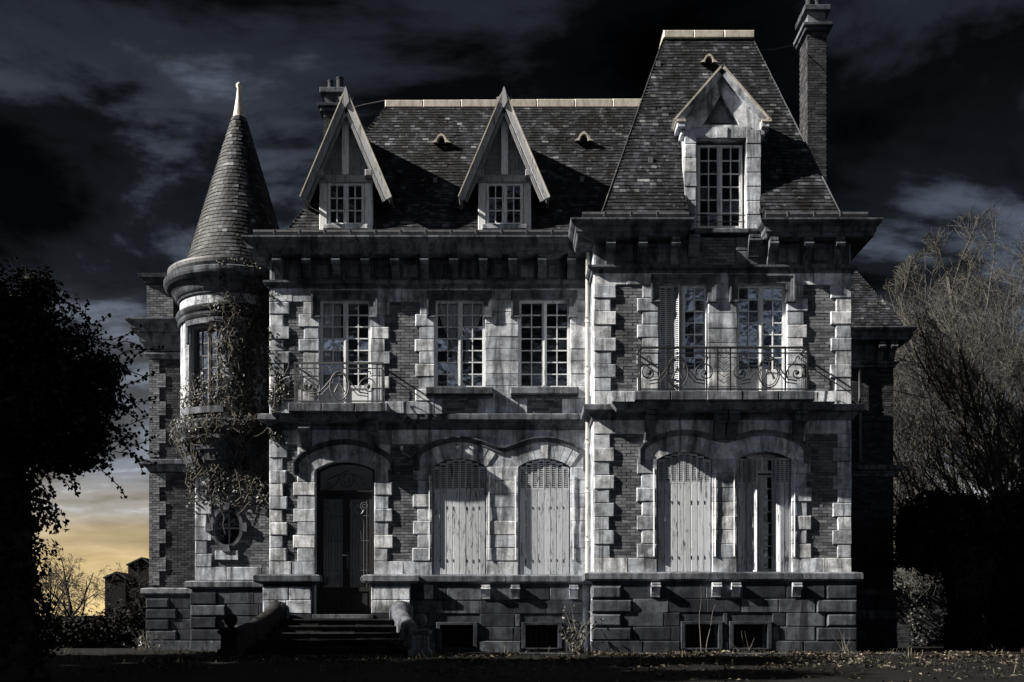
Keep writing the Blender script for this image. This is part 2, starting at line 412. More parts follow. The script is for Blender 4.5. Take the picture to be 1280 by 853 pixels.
def ashlar(parent, x0, x1, z0, z1, Yf, rows, bl, mat=M_STONE, name='ashlar_block', ch=0.009, depth=0.09, skip=None):
    h = (z1-z0)/rows
    for r in range(rows):
        n = max(1, round((x1-x0)/bl)); xs = [x0]
        if n == 1: xs += [x1]
        else:
            off = 0.0 if r % 2 == 0 else 0.5
            xs += [x0 + (x1-x0)*(i+off)/n + U(-.05, .05) for i in range(1 if off == 0 else 0, n) if 0.02 < (i+off)/n < 0.99] + [x1]
        for a, b in zip(xs[:-1], xs[1:]):
            spans = [(a, b)]
            for sk in (skip or []):
                if sk[2] < z0+(r+1)*h-0.01 and sk[3] > z0+r*h+0.01:
                    ns = []
                    for p, q in spans:
                        if sk[0] <= p and sk[1] >= q: continue
                        if sk[0] >= q or sk[1] <= p: ns.append((p, q)); continue
                        if sk[0] > p: ns.append((p, sk[0]))
                        if sk[1] < q: ns.append((sk[1], q))
                    spans = ns
            for p, q in spans:
                if q-p > 0.06: stone(parent, name, p, q, z0+r*h, z0+(r+1)*h, Yf, depth, mat, ch)
def bricks(parent, x0, x1, z0, z1, Yf, mat=M_BRICK, name='brickwork', bw=0.218, bh=0.0755, side=None, skip=None):
    mb = MB(); rows = max(1, round((z1-z0)/bh)); bh = (z1-z0)/rows; g = 0.006
    mb.cur = 1; mb.add([(x0, Yf+0.016, z0), (x1, Yf+0.016, z0), (x1, Yf+0.016, z1), (x0, Yf+0.016, z1)], [(0, 1, 2, 3)]); mb.cur = 0
    for r in range(rows):
        x = x0 - (bw/2 if r % 2 else 0)
        while x < x1 - 0.01:
            a, b = max(x, x0), min(x+bw, x1)
            if b-a > 0.03 and not (skip and skip((a+b)/2, z0+(r+0.5)*bh)):
                y = Yf + U(-0.005, 0.004); c = 0.004
                za, zb = z0+r*bh+g, z0+(r+1)*bh-g; a += g; b -= g
                mb.add([(a, y, za), (b, y, za), (b, y, zb), (a, y, zb), (a-c, Yf+.02, za-c), (b+c, Yf+.02, za-c), (b+c, Yf+.02, zb+c), (a-c, Yf+.02, zb+c)],
                       [(0, 1, 2, 3), (0, 4, 5, 1), (1, 5, 6, 2), (2, 6, 7, 3), (3, 7, 4, 0)])
            x += bw
    return mb.build(name, [mat, M_MORTAR], parent, kind='stuff')
def ledge(parent, name, x0, x1, Y, prof, yb, nseg, mat=M_TRIM, rl=True, rr=True):
    for i in range(nseg):
        a = x0 + (x1-x0)*i/nseg + (0.003 if i else 0); b = x0 + (x1-x0)*(i+1)/nseg - (0.003 if i < nseg-1 else 0)
        d = U(-0.005, 0.005) if nseg > 1 else 0
        fixnormals(MB().mould(a, b, Y+d, prof, yb, rl and i == 0, rr and i == nseg-1).build(name, mat, parent))
def voussoirs(parent, x0, x1, zs, rise, Yf, n, h=0.40, mat=M_STONE, key=True):
    (cx, cz, Rr, A) = arch(x0, x1, zs, rise)[1]
    for i in range(n):
        a0 = -A + 2*A*i/n + 0.004; a1 = -A + 2*A*(i+1)/n - 0.004; am = (a0+a1)/2
        ro = Rr + h + (0.03 if key and i == n//2 else 0); y = Yf - (0.014 if i == n//2 else 0) + U(-0.005, 0.005)
        P = lambda q, r: (cx + r*math.sin(q), cz + r*math.cos(q))
        MB().prism([P(a0, Rr), P(am, Rr), P(a1, Rr), P(a1, ro), P(am, ro), P(a0, ro)][::-1], y, Yf+0.12).build('voussoir', mat, parent)

def hood(parent, x0, x1, ztop, zopen, zear, Yf, w=0.20):      # squared hood mould with ears round a window head
    path = [(x0+w/2, zear), (x0+w/2, ztop-w/2), (x1-w/2, ztop-w/2), (x1-w/2, zear)]
    mb = MB(); mb.sweep(path, w/2, w/2, Yf-0.035, Yf+0.06); mb.sweep(path, -w*0.05, w/2+0.002, Yf-0.06, Yf+0.05); mb.sweep(path, -w*0.32, w/2+0.004, Yf-0.08, Yf+0.04)
    o = mb.build('hood_mould', M_TRIM, parent); fixnormals(o)
    for a in (x0, x1-w): MB().box(a-0.012, a+w+0.012, Yf-0.07, Yf+0.05, zear-0.05, zear, 0.01).build('hood_stop', M_TRIM, parent)

# --- windows
PANE = MB().add([(-.5, 0, -.5), (.5, 0, -.5), (.5, 0, .5), (-.5, 0, .5)], [(0, 1, 2, 3)])
PANE_ME = bpy.data.meshes.new('pane'); PANE_ME.from_pydata(PANE.v, [], PANE.f); PANE_ME.materials.append(M_GLASS)
def pane(parent, x, y, z, sx, sz):
    o = link('pane', PANE_ME, parent); o.location = (x, y, z); o.scale = (sx, 1, sz)
    o.rotation_euler = (R(U(-1.3, 1.3)), 0, R(U(-1.6, 1.6))); return o
def window(x0, x1, z0, z1, Y, cols, rows, panel=0.0, fr=0.055, mid=0.085, mat=M_FRAME, mun=0.026, missing=()):
    """casement pair: mesh 'window' is the frame with its glazing bars; panes are its children"""
    mb = MB()
    mb.box(x0, x0+fr, Y-0.03, Y+0.06, z0, z1); mb.box(x1-fr, x1, Y-0.03, Y+0.06, z0, z1)
    mb.box(x0+fr, x1-fr, Y-0.03, Y+0.06, z1-fr, z1); mb.box(x0+fr, x1-fr, Y-0.03, Y+0.06, z0, z0+fr*1.3)
    cx = (x0+x1)/2; mb.box(cx-mid/2, cx+mid/2, Y-0.045, Y+0.05, z0+fr*1.3, z1-fr); mb.box(cx-0.015, cx+0.015, Y-0.06, Y-0.045, z0+fr*1.3, z1-fr)
    zb = z0+fr*1.3
    if panel:
        mb.box(x0+fr, cx-mid/2, Y-0.015, Y+0.03, zb, zb+panel-0.05); mb.box(cx+mid/2, x1-fr, Y-0.015, Y+0.03, zb, zb+panel-0.05)
        mb.box(x0+fr, x1-fr, Y-0.035, Y+0.045, zb+panel-0.05, zb+panel+0.02); zb += panel+0.02
        for a, b in ((x0+fr, cx-mid/2), (cx+mid/2, x1-fr)):
            mb.box(a+0.05, b-0.05, Y-0.028, Y-0.015, z0+fr*1.3+0.07, z0+fr*1.3+panel-0.12)
    halves = [(x0+fr, cx-mid/2), (cx+mid/2, x1-fr)]; zt = z1-fr; hc = cols//2
    for a, b in halves:
        mb.box(a, a+0.02, Y-0.02, Y+0.04, zb, zt); mb.box(b-0.02, b, Y-0.02, Y+0.04, zb, zt)
        for c in range(1, hc): x = a+(b-a)*c/hc; mb.box(x-mun/2, x+mun/2, Y-0.02, Y+0.02, zb, zt)
        for r in range(1, rows): z = zb+(zt-zb)*r/rows; mb.box(a+.02, b-.02, Y-0.017, Y+0.017, z-mun/2, z+mun/2)
    w = mb.build('window', mat, HOUSE)
    for a, b in halves:
        for c in range(hc):
            for r in range(rows):
                if (halves.index((a, b)), c, r) in missing: continue
                pw = (b-a)/hc; ph = (zt-zb)/rows
                pane(w, a+pw*(c+.5), Y+0.006, zb+ph*(r+.5), pw-0.006, ph-0.006)
    return w
def drape(parent, x0, x1, z0, z1, Y, tie=None, n=40, mat=M_CURT):
    """a hanging cloth with folds; tie = (x, z) gathers it there"""
    mb = MB(); rows = 22
    for j in range(rows+1):
        t = j/rows; z = z1 + (z0-z1)*t
        for i in range(n+1):
            u = i/n; x = x0+(x1-x0)*u
            if tie:
                k = min(1.0, max(0.0, (z1-z)/(z1-tie[1]))); k = k*k*(3-2*k)*0.85 if z > tie[1] else 0.85 - 0.35*(tie[1]-z)/(tie[1]-z0+1e-6)
                x = x+(tie[0]-x)*k
            mb.v.append((x, Y+0.035*math.sin(u*34+math.sin(t*3)*0.8)+0.015*math.sin(u*71), z))
    for j in range(rows):
        for i in range(n): a = j*(n+1)+i; mb.f.append((a, a+1, a+n+2, a+n+1)); mb.mi.append(0)
    return mb.build('curtain', mat, parent, True)

def shutter(hinge, width, z0, z1, ang, side, zl, nplank, arch_fn=None, full_louvre=False, Y=0.0, thick=0.035):
    """one shutter panel turned about its hinge edge: planks (children) with a louvred head; side +1 opens rightwards from the hinge"""
    root = bpy.data.objects.new('shutter', None); COL.objects.link(root); root.parent = HOUSE
    root.location = (hinge, Y, 0); root.rotation_euler = (0, 0, ang); root.empty_display_size = 0.1
    pw = width/nplank
    for i in range(nplank):
        a, b = sorted((side*i*pw, side*(i+1)*pw)); a += 0.005; b -= 0.005
        top = z1
        if arch_fn: top = min(arch_fn(hinge+a*math.cos(ang)), arch_fn(hinge+b*math.cos(ang)))-0.01
        st = 0.02
        if full_louvre or zl < z1:
            zb = z0 if full_louvre else zl
            lv = MB()
            lv.box(a, a+st, 0, thick, zb, top); lv.box(b-st, b, 0, thick, zb, top); lv.box(a+st, b-st, 0, thick, top-0.05, top); lv.box(a+st, b-st, 0, thick, zb, zb+0.05)
            z = zb+0.07
            while z < top-0.075:
                lv.box(a+st, b-st, 0.006, 0.022, z, z+0.022); z += 0.048
            lv.cur = 1; lv.add([(a+st, 0.03, zb), (b-st, 0.03, zb), (b-st, 0.03, top), (a+st, 0.03, top)], [(0, 1, 2, 3)])
            lv.build('louvre_panel', [M_SHUT, M_ROOM], root)
        if not full_louvre:
            MB().box(a, b, U(-0.003, 0.003), thick, z0, min(zl, top), 0.006, 0.001).build('plank', M_SHUT, root)
    if not full_louvre:
        for z in (z0+0.35, zl-0.45):
            for i in range(1, nplank): hx_ = side*i*pw; MB().box(hx_-0.007, hx_+0.007, -0.008, 0.0, z-0.04+U(-.02, .02), z+0.04).build('hinge', M_IRON, root)
    return root

# ============================================================ main range (wall face at Y = 0)
x = MA.x
XL, XR = x(337), x(742)
win_main = [(x(543), x(606.5)), (x(648), x(713))]
fdoor = (x(399), x(463.5)); door = (x(394), x(468))
gr_main = [(x(540.5), x(608)), (x(648), x(713))]
hol = [rect(a, b, 6.58, 8.80) for a, b in win_main] + [rect(*fdoor, 5.95, 8.80)]
hol += [hole_arch(a, b, 1.9, 4.62, 0.21) for a, b in gr_main] + [hole_arch(*door, 0.90, 4.55, 0.22)]
bas_main = [(x(551), x(592)), (x(657), x(697))]
hol += [rect(a, b, 0.10, 0.66) for a, b in bas_main]
WALL = MB().plate(rect(XL, XR, -0.4, 9.9), hol, 0.02, 0.5).build('wall', M_STONE, HOUSE)
fixnormals(WALL)
YS = -0.035
# upper floor
N = 8; z0, z1 = 6.26, 8.74
quoins(WALL, XL, x(355), x(362), z0, z1, YS, N, False); quoins(WALL, x(399), x(380), x(374), z0, z1, YS, N, True)
quoins(WALL, x(463.5), x(481), x(487), z0, z1, YS, N, False); quoins(WALL, x(543), x(525), x(519), z0, z1, YS, N, True)
bricks(WALL, x(353), x(381), z0, z1, 0.0); bricks(WALL, x(479), x(527), z0, z1, 0.0)
ashlar(WALL, x(606.5), x(648), 6.33, 8.80, YS, 8, 2.0); ashlar(WALL, x(713), XR, 6.33, 8.80, YS, 8, 2.0)
for a, b in [(XL, x(399)), (x(463.5), x(543))]: ashlar(WALL, a, b, 5.93, 6.26, YS, 1, 0.7)
for a, b in [(XL, x(399)), (x(463.5), x(543))]: ashlar(WALL, a, b, 8.74, 9.08, YS, 1, 0.8)
ashlar(WALL, x(399), x(463.5), 8.80, 9.08, YS, 1, 0.9)
ashlar(WALL, x(543), XR, 8.80, 9.08, YS, 1, 0.8)
for (a, b) in win_main:
    c = (a+b)/2; stone(WALL, 'ashlar_block', a, c-0.43, 5.93, 6.33, YS); stone(WALL, 'ashlar_block', c+0.43, b, 5.93, 6.33, YS)
    bricks(WALL, c-0.43, c+0.43, 5.96, 6.3, 0.0)
    stone(WALL, 'ashlar_block', a-0.2, b+0.2, 6.335, 6.395, YS-0.06, 0.2, M_TRIM)
    MB().box(a-0.20, b+0.20, -0.22, 0.3, 6.40, 6.58, 0.02, 0.004).build('window_sill', M_TRIM, HOUSE)
ashlar(WALL, x(606.5), x(648), 5.93, 6.33, YS, 1, 2.0); ashlar(WALL, x(713), XR, 5.93, 6.33, YS, 1, 2.0)
for (a, b) in win_main + [fdoor]: hood(WALL, a-0.18, b+0.17, 9.0, 8.80, 8.38, YS)
# ground floor
N = 9; z0, z1 = 2.26, 5.18
quoins(WALL, XL, x(354), x(359), z0, z1, YS, N, True); quoins(WALL, x(394), x(372), x(367), z0, 4.56, YS, 7, False)
quoins(WALL, x(468), x(485.5), x(491), z0, 4.56, YS, 7, False); quoins(WALL, x(540.5), x(522), x(516), z0, 4.62, YS, 7, True)
bricks(WALL, x(352), x(373), z0, z1, 0.0); bricks(WALL, x(484), x(523), z0, z1, 0.0)
ashlar(WALL, x(608), x(648), 2.26, 4.62, YS, 7, 2.0); ashlar(WALL, x(713), XR, 2.26, 4.62, YS, 7, 2.0)
for a, b in [(XL, x(394)), (x(468), x(540.5)), (x(608), x(648)), (x(713), XR)]: ashlar(WALL, a, b, 1.9, 2.26, YS, 1, 0.75)
def spandrel(parent, xa, xb, ztop, opens, Yf, mat=M_STONE):
    out = [(xa, opens[0][2])]
    for (a, b, zs, rise) in opens: out += [(a, zs)] + arch(a, b, zs, rise)[0][::-1][1:-1] + [(b, zs)]
    out += [(xb, opens[-1][2]), (xb, ztop), (xa, ztop)]
    return fixnormals(MB().plate(out, [], Yf+0.012, Yf+0.08).build('spandrel', mat, parent))
spandrel(WALL, x(372), x(488), 5.18, [(*door, 4.55, 0.22)], YS); spandrel(WALL, x(524), XR, 5.18, [(a, b, 4.62, .21) for a, b in gr_main], YS)
voussoirs(WALL, *door, 4.55, 0.22, YS-0.012, 9, 0.42)
for a, b in gr_main: voussoirs(WALL, a, b, 4.62, 0.21, YS-0.012, 9, 0.40)
ashlar(WALL, XL, XR, 5.18, 5.55, YS, 1, 1.05)
def wave_hood(parent, pts, Yf, w=0.13):
    o = MB(); o.sweep(pts, w/2, w/2, Yf-0.035, Yf+0.05); o.sweep(pts, -w*0.05, w/2+0.003, Yf-0.06, Yf+0.04); o.sweep(pts, -w*0.3, w/2+0.006, Yf-0.08, Yf+0.03)
    return fixnormals(o.build('arched_hood_mould', M_TRIM, parent))
def arched_hood(parent, opens, drop, up, Yf):
    cs = [arch(*o)[1] for o in opens]
    def zt(xx):
        v = [cz+math.sqrt(max(0.004, (Rr+up)**2-(xx-cx)**2)) for cx, cz, Rr, A in cs]; m = max(v)
        return m+math.log(sum(math.exp((q-m)*5) for q in v))/5
    x0, x1 = opens[0][0]-drop, opens[-1][1]+drop; n = 24*len(opens)
    pts = [(x0, opens[0][2]-0.1), (x0, zt(x0)-0.06)]+[(x0+(x1-x0)*i/n, zt(x0+(x1-x0)*i/n)) for i in range(1, n)]+[(x1, zt(x1)-0.06), (x1, opens[-1][2]-0.1)]
    return wave_hood(parent, pts, Yf)
arched_hood(WALL, [(a, b, 4.62, 0.21) for a, b in gr_main], 0.38, 0.47, YS)
arched_hood(WALL, [(*door, 4.55, 0.22)], 0.46, 0.46, YS)

# pavilion wall (face at YP) ----------------------------------------------------------------------------------------
x = PV.x
PL, PR = x(742), x(1064)
up_pv = [(x(823), x(885)), (x(921), x(983))]; gr_pv = [(x(821), x(890)), (x(921), x(989))]
bas_pv = [(x(855), x(896)), (x(915), x(957))]
d3 = (x(870), x(932))
hol = [rect(a, b, 6.08, 8.82) for a, b in up_pv] + [hole_arch(a, b, 1.9, 4.62, 0.19) for a, b in gr_pv] + [rect(a, b, 0.12, 0.66) for a, b in bas_pv]
PWALL = fixnormals(MB().plate(rect(PL, PR, -0.4, 9.9), hol, YP+0.02, YP+0.5).build('pavilion_wall', M_STONE, HOUSE))
fixnormals(MB().box(PL, PL+0.4, YP+0.5, 0.6, -0.4, 9.9).build('side_wall', M_STONE, PWALL)); fixnormals(MB().box(PR-0.4, PR, YP+0.5, 8.2, -0.4, 9.9).build('side_wall', M_STONE, PWALL))
Q = YP-0.035
z0, z1 = 6.26, 8.80; N = 8
quoins(PWALL, PL, x(764), x(770), z0, z1, Q, N, False); quoins(PWALL, x(823), x(802), x(796), z0, z1, Q, N, True)
quoins(PWALL, x(983), x(1004), x(1009), z0, z1, Q, N, True); quoins(PWALL, PR, x(1044), x(1038), z0, z1, Q, N, False)
bricks(PWALL, x(762), x(804), z0, z1, YP); bricks(PWALL, x(1002), x(1046), z0, z1, YP)
ashlar(PWALL, x(885), x(921), 6.0, 8.82, Q, 8, 2.0)
for a, b in [(PL, x(823)), (x(983), PR)]: ashlar(PWALL, a, b, 5.93, 6.26, Q, 1, 0.8); ashlar(PWALL, a, b, 8.80, 9.10, Q, 1, 0.8)
ashlar(PWALL, x(823), x(983), 8.82, 9.10, Q, 1, 0.9)
for a, b in up_pv: hood(PWALL, a-0.18, b+0.18, 9.03, 8.82, 8.42, Q)
z0, z1 = 2.26, 5.23; N = 9
quoins(PWALL, PL, x(762), x(767.5), z0, z1, Q, N, False); quoins(PWALL, x(821), x(802), x(796), z0, 4.62, Q, 7, True)
quoins(PWALL, x(989), x(1008), x(1013.5), z0, 4.62, Q, 7, True); quoins(PWALL, PR, x(1046), x(1041), z0, z1, Q, N, False)
bricks(PWALL, x(760), x(804), z0, z1, YP); bricks(PWALL, x(1006), x(1048), z0, z1, YP)
ashlar(PWALL, x(890), x(921), 2.26, 4.62, Q, 7, 2.0)
for a, b in [(PL, x(821)), (x(890), x(921)), (x(989), PR)]: ashlar(PWALL, a, b, 1.9, 2.26, Q, 1, 0.75)
spandrel(PWALL, x(804), x(1006), 5.23, [(a, b, 4.62, .19) for a, b in gr_pv], Q)
for a, b in gr_pv: voussoirs(PWALL, a, b, 4.62, 0.19, Q-0.012, 9, 0.38)
arched_hood(PWALL, [(a, b, 4.62, 0.19) for a, b in gr_pv], 0.36, 0.44, Q)
ashlar(PWALL, PL, PR, 5.23, 5.57, Q, 1, 1.05)

# plinths -----------------------------------------------------------------------------------------------------------
def plinth(parent, xa, xb, Y, wins, rust_l=True, rust_r=True, gaps=()):
    cy = [0.28, 0.62, 0.95, 1.28, 1.62]
    yf = Y-0.16
    for r in range(4):
        z0, z1 = cy[r], cy[r+1]
        a, b = xa, xb
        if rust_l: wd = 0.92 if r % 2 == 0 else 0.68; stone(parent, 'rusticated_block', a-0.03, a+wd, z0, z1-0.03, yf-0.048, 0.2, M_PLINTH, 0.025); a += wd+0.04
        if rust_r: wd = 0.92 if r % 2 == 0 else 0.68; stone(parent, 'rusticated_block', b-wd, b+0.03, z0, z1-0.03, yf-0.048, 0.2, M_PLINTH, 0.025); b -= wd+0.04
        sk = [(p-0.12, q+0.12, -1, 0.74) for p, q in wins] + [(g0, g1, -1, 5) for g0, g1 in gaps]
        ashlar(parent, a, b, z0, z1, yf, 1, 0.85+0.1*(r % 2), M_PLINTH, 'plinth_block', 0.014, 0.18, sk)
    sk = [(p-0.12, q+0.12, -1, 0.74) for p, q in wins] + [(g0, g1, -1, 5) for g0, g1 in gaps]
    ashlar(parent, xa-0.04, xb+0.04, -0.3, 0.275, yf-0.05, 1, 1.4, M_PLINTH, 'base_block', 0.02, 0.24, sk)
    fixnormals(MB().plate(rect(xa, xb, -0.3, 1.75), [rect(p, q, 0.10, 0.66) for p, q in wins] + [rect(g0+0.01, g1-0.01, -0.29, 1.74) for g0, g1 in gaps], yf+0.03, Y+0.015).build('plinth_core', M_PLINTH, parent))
    for p, q in wins:                                         # barred cellar lights with stone surrounds
        f = MB(); f.box(p-0.1, p, yf-0.07, yf+0.1, 0.08, 0.74, .01); f.box(q, q+0.1, yf-0.07, yf+0.1, 0.08, 0.74, .01); f.box(p, q, yf-0.07, yf+0.1, 0.665, 0.74, .01); f.box(p, q, yf-0.07, yf+0.1, 0.06, 0.10, .01)
        c = f.build('cellar_window', M_PLINTH, HOUSE)
        g = MB()
        for i in range(1, 6): g.tube([(p+(q-p)*i/6, yf+0.14, 0.1), (p+(q-p)*i/6, yf+0.14, 0.66)], 0.009, 5)
        for zz in (0.25, 0.38, 0.52): g.tube([(p, yf+0.15, zz), (q, yf+0.15, zz)], 0.007, 5)
        g.build('grating', M_IRON, c); MB().box(p-.05, q+.05, Y+0.35, Y+0.37, 0, 0.7).build('dark_back', M_ROOM, c)
    
MP = [(0.0, 1.66), (0.06, 1.68), (0.12, 1.70), (0.20, 1.73), (0.22, 1.75), (0.22, 1.88), (0.18, 1.905), (0.0, 1.93)]
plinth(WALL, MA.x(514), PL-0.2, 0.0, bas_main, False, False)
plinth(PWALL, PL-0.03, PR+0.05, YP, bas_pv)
for r, (z0, z1) in enumerate([(0.28, 0.62), (0.62, 0.95), (0.95, 1.28), (1.28, 1.62)]):  # deeper plinth either side of the door
    for a, b in [(MA.x(332), MA.x(392)), (MA.x(466), MA.x(514))]:
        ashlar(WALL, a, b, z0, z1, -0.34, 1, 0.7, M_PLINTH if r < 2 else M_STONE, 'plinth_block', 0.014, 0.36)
for a, b in [(MA.x(332), MA.x(392)), (MA.x(466), MA.x(514))]:
    ledge(WALL, 'plinth_ledge', a, b, -0.18, MP, 0.02, 1, M_TRIM)
    fixnormals(MB().box(a, b, -0.30, 0.02, -0.3, 1.7).build('plinth_core', M_PLINTH, WALL))
ledge(WALL, 'plinth_ledge', MA.x(514)+0.24, PL, 0.0, MP, 0.02, 4, M_TRIM, False, False)
ledge(PWALL, 'plinth_ledge', PL, PR, YP, MP, 0.5, 5, M_TRIM)
def console(parent, xc, Y, z0, z1, out, w, mat=M_TRIM, name='console'):
    """S-shaped bracket under a ledge or slab"""
    n = 14; prof = [(0.0, z0)]
    for i in range(n+1):
        t = i/n; prof.append((out*(0.28+0.72*(0.5-0.5*math.cos(math.pi*t))) * (0.9+0.1*math.sin(t*9)), z0+(z1-z0)*t*0.86))
    prof += [(out*1.04, z0+(z1-z0)*0.86), (out*1.04, z1), (0, z1)]
    vs = [(xc-w/2, Y-p, z) for p, z in prof] + [(xc+w/2, Y-p, z) for p, z in prof]; m = len(prof)
    fs = [tuple(range(m)), tuple(range(2*m-1, m-1, -1))] + [(i, i+m, (i+1) % m+m, (i+1) % m) for i in range(m)]
    mb = MB().add(vs, fs)
    mb.tube([(xc-w/2-0.012, Y-out*0.86, z0+(z1-z0)*0.72), (xc+w/2+0.012, Y-out*0.86, z0+(z1-z0)*0.72)], out*0.2, 10)
    return fixnormals(mb.build(name, mat, parent))
for p in (536.5, 607.5, 644, 716.5): console(WALL, MA.x(p), -0.15, 1.32, 1.66, 0.16, 0.21, M_STONE)
for p in (818, 893.5, 917.5, 993): console(PWALL, PV.x(p), YP-0.15, 1.32, 1.66, 0.16, 0.21, M_STONE)

# string course, architrave, cornice -----------------------------------------------------------------------------------
SP = [(0.0, 5.55), (0.04, 5.56), (0.05, 5.62), (0.12, 5.70), (0.13, 5.73), (0.24, 5.75), (0.25, 5.77), (0.25, 5.89), (0.21, 5.915), (0.0, 5.95)]
ledge(WALL, 'string_course', XL, PL, 0.0, SP, 0.02, 5, M_TRIM, True, False)
ledge(PWALL, 'string_course', PL, PR, YP, SP, 0.5, 5, M_TRIM)
AP = [(0.0, 9.07), (0.05, 9.08), (0.06, 9.14), (0.10, 9.16), (0.14, 9.20), (0.14, 9.25), (0.0, 9.28)]
ledge(WALL, 'architrave', XL, PL, 0.0, AP, 0.02, 6, M_TRIM, True, False)
ledge(PWALL, 'architrave', PL, PR, YP, AP, 0.5, 5, M_TRIM)
CP = [(0.0, 9.80), (0.40, 9.82), (0.42, 9.85), (0.43, 9.90), (0.46, 9.93), (0.46, 10.04), (0.50, 10.07), (0.56, 10.12), (0.58, 10.17), (0.58, 10.21), (0.0, 10.24)]
ledge(WALL, 'cornice', XL, PL-0.3, 0.0, CP, 0.6, 6, M_TRIM, True, False)
d3a, d3b = PV.x(862), PV.x(946)
ledge(PWALL, 'cornice', PL, d3a-0.56, YP, CP, 0.6, 2, M_TRIM, True, True)
ledge(PWALL, 'cornice', d3b+0.56, PR, YP, CP, 0.6, 2, M_TRIM, True, True)
def gutter(xa, xb, Y, z=10.24):
    mb = MB(); prof = [(0.40, z), (0.47, z+0.02), (0.50, z+0.08), (0.50, z+0.13), (0.46, z+0.135), (0.46, z+0.06), (0.38, z+0.03)]
    vs = []; m = len(prof)
    for xx in (xa, xb): vs += [(xx, Y-p, q) for p, q in prof]
    mb.add(vs, [(i, i+1, i+m+1, i+m) for i in range(m-1)] + [tuple(range(m)), tuple(range(2*m-1, m-1, -1))])
    xx = xa+0.5
    while xx < xb-0.2: mb.box(xx, xx+0.02, Y-0.512, Y-0.38, z+0.02, z+0.14); xx += 0.62
    return fixnormals(mb.build('gutter', M_ZINCD, HOUSE))
gutter(XL-0.3, PL-0.1, 0.0); gutter(PL-0.3, d3a-0.1, YP); gutter(d3b+0.1, PR+0.25, YP)
def modillion(parent, xc, Y, w=0.19):
    console(parent, xc, Y, 9.27, 9.82, 0.40, w, M_TRIM, 'modillion')
def frieze(parent, xs, Y, xa, xb):
    MB().box(xa, xb, Y-0.01, Y+0.02, 9.27, 9.81).build('frieze', M_TRIM, parent)
    for p in xs: modillion(parent, p, Y)
    b = [xa]+list(xs)+[xb]
    for p, q in zip(b[:-1], b[1:]):
        if q-p > 0.5: stone(parent, 'frieze_panel', p+0.17, q-0.17, 9.33, 9.68, Y-0.045, 0.05, M_TRIM, 0.02)
frieze(WALL, [MA.x(349.5+36.4*i) for i in range(11)], 0.0, XL+0.05, PL)
frieze(PWALL, [PV.x(p) for p in (762, 801.5, 842.5)], YP, PL+0.05, d3a)
frieze(PWALL, [PV.x(p) for p in (963, 1006, 1045)], YP, d3b, PR-0.05)
bricks(PWALL, PV.x(879.5), PV.x(919.5), 9.28, 9.95, YP)
for a, b in [(862, 879.5), (919.5, 946)]: ashlar(PWALL, PV.x(a), PV.x(b), 9.28, 9.95, Q, 2, 0.8, M_TRIM)
for p in (866, 941): console(PWALL, PV.x(p), YP-0.02, 9.45, 9.93, 0.24, 0.26, M_TRIM)
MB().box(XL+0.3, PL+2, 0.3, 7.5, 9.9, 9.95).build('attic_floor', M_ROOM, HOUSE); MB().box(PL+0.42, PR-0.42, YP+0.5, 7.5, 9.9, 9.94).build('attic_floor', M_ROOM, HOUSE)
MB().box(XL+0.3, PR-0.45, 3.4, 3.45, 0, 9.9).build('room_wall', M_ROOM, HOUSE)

# ------------------------------------------------------------------ windows and doors of the two fronts
YW = 0.13
w2 = window(*win_main[0], 6.60, 8.80, YW, 4, 7); a, b = win_main[0]
drape(w2, a+0.05, (a+b)/2-0.02, 6.75, 8.78, YW+0.10, ((a+b)/2-0.12, 7.45)); drape(w2, (a+b)/2+0.02, b-0.05, 7.3, 8.78, YW+0.12, ((a+b)/2+0.16, 7.55))
window(*win_main[1], 6.60, 8.80, YW, 4, 7)
w1 = window(*fdoor, 5.97, 8.80, YW, 4, 7, 0.62); a, b = fdoor
drape(w1, a+0.05, a+0.5, 6.6, 8.78, YW+0.14)
for i, (a, b) in enumerate(up_pv): window(a, b, 6.10, 8.82, YP+YW, 4, 7, 0.62)
a, b = gr_pv[1]; window(a+0.30, b-0.30, 1.95, 4.30, YP+0.36, 2, 8, 0.0); window(a+0.30, b-0.30, 4.34, 4.80, YP+0.36, 2, 1)
MB().box(a+0.02, a+0.295, YP+0.34, YP+0.42, 1.92, 4.6).build('window_jamb', M_TIMBER, HOUSE); MB().box(b-0.295, b-0.02, YP+0.34, YP+0.42, 1.92, 4.6).build('window_jamb', M_TIMBER, HOUSE)
def closed_shutters(a, b, Y, zs, rise, np=4):
    cx, cz, Rr, A = arch(a, b, zs, rise)[1]
    fn = lambda xx: cz+math.sqrt(max(0, Rr*Rr-(min(max(xx, a), b)-cx)**2))
    shutter(a+0.03, (b-a)/2-0.032, 1.93, 4.9, 0, 1, 4.05, np, fn, Y=Y); shutter(b-0.03, (b-a)/2-0.032, 1.93, 4.9, 0, -1, 4.05, np, fn, Y=Y)
for a, b in gr_main: closed_shutters(a, b, 0.012, 4.62, 0.21)
closed_shutters(*gr_pv[0], YP+0.012, 4.62, 0.19)
a, b = gr_pv[1]                                                   # half-open folding leaves
shutter(a+0.03, 0.29, 1.93, 4.66, R(34), 1, 4.05, 2, Y=YP+0.03)
shutter(a+0.03+0.242, 0.30, 1.93, 4.68, R(-46), 1, 4.05, 2, Y=YP+0.19)
shutter(b-0.03, 0.24, 1.93, 4.66, R(8), -1, 4.05, 2, Y=YP+0.06)
shutter(b-0.03-0.238, 0.22, 1.93, 4.68, R(-38), -1, 4.05, 2, Y=YP+0.03)
a, b = up_pv[0]
shutter(a+0.03, 0.33, 6.12, 8.80, R(8), 1, 6.12, 2, full_louvre=True, Y=YP+0.04)
shutter(a+0.03+0.325, 0.20, 6.12, 8.80, R(-50), 1, 6.12, 1, full_louvre=True, Y=YP+0.085)
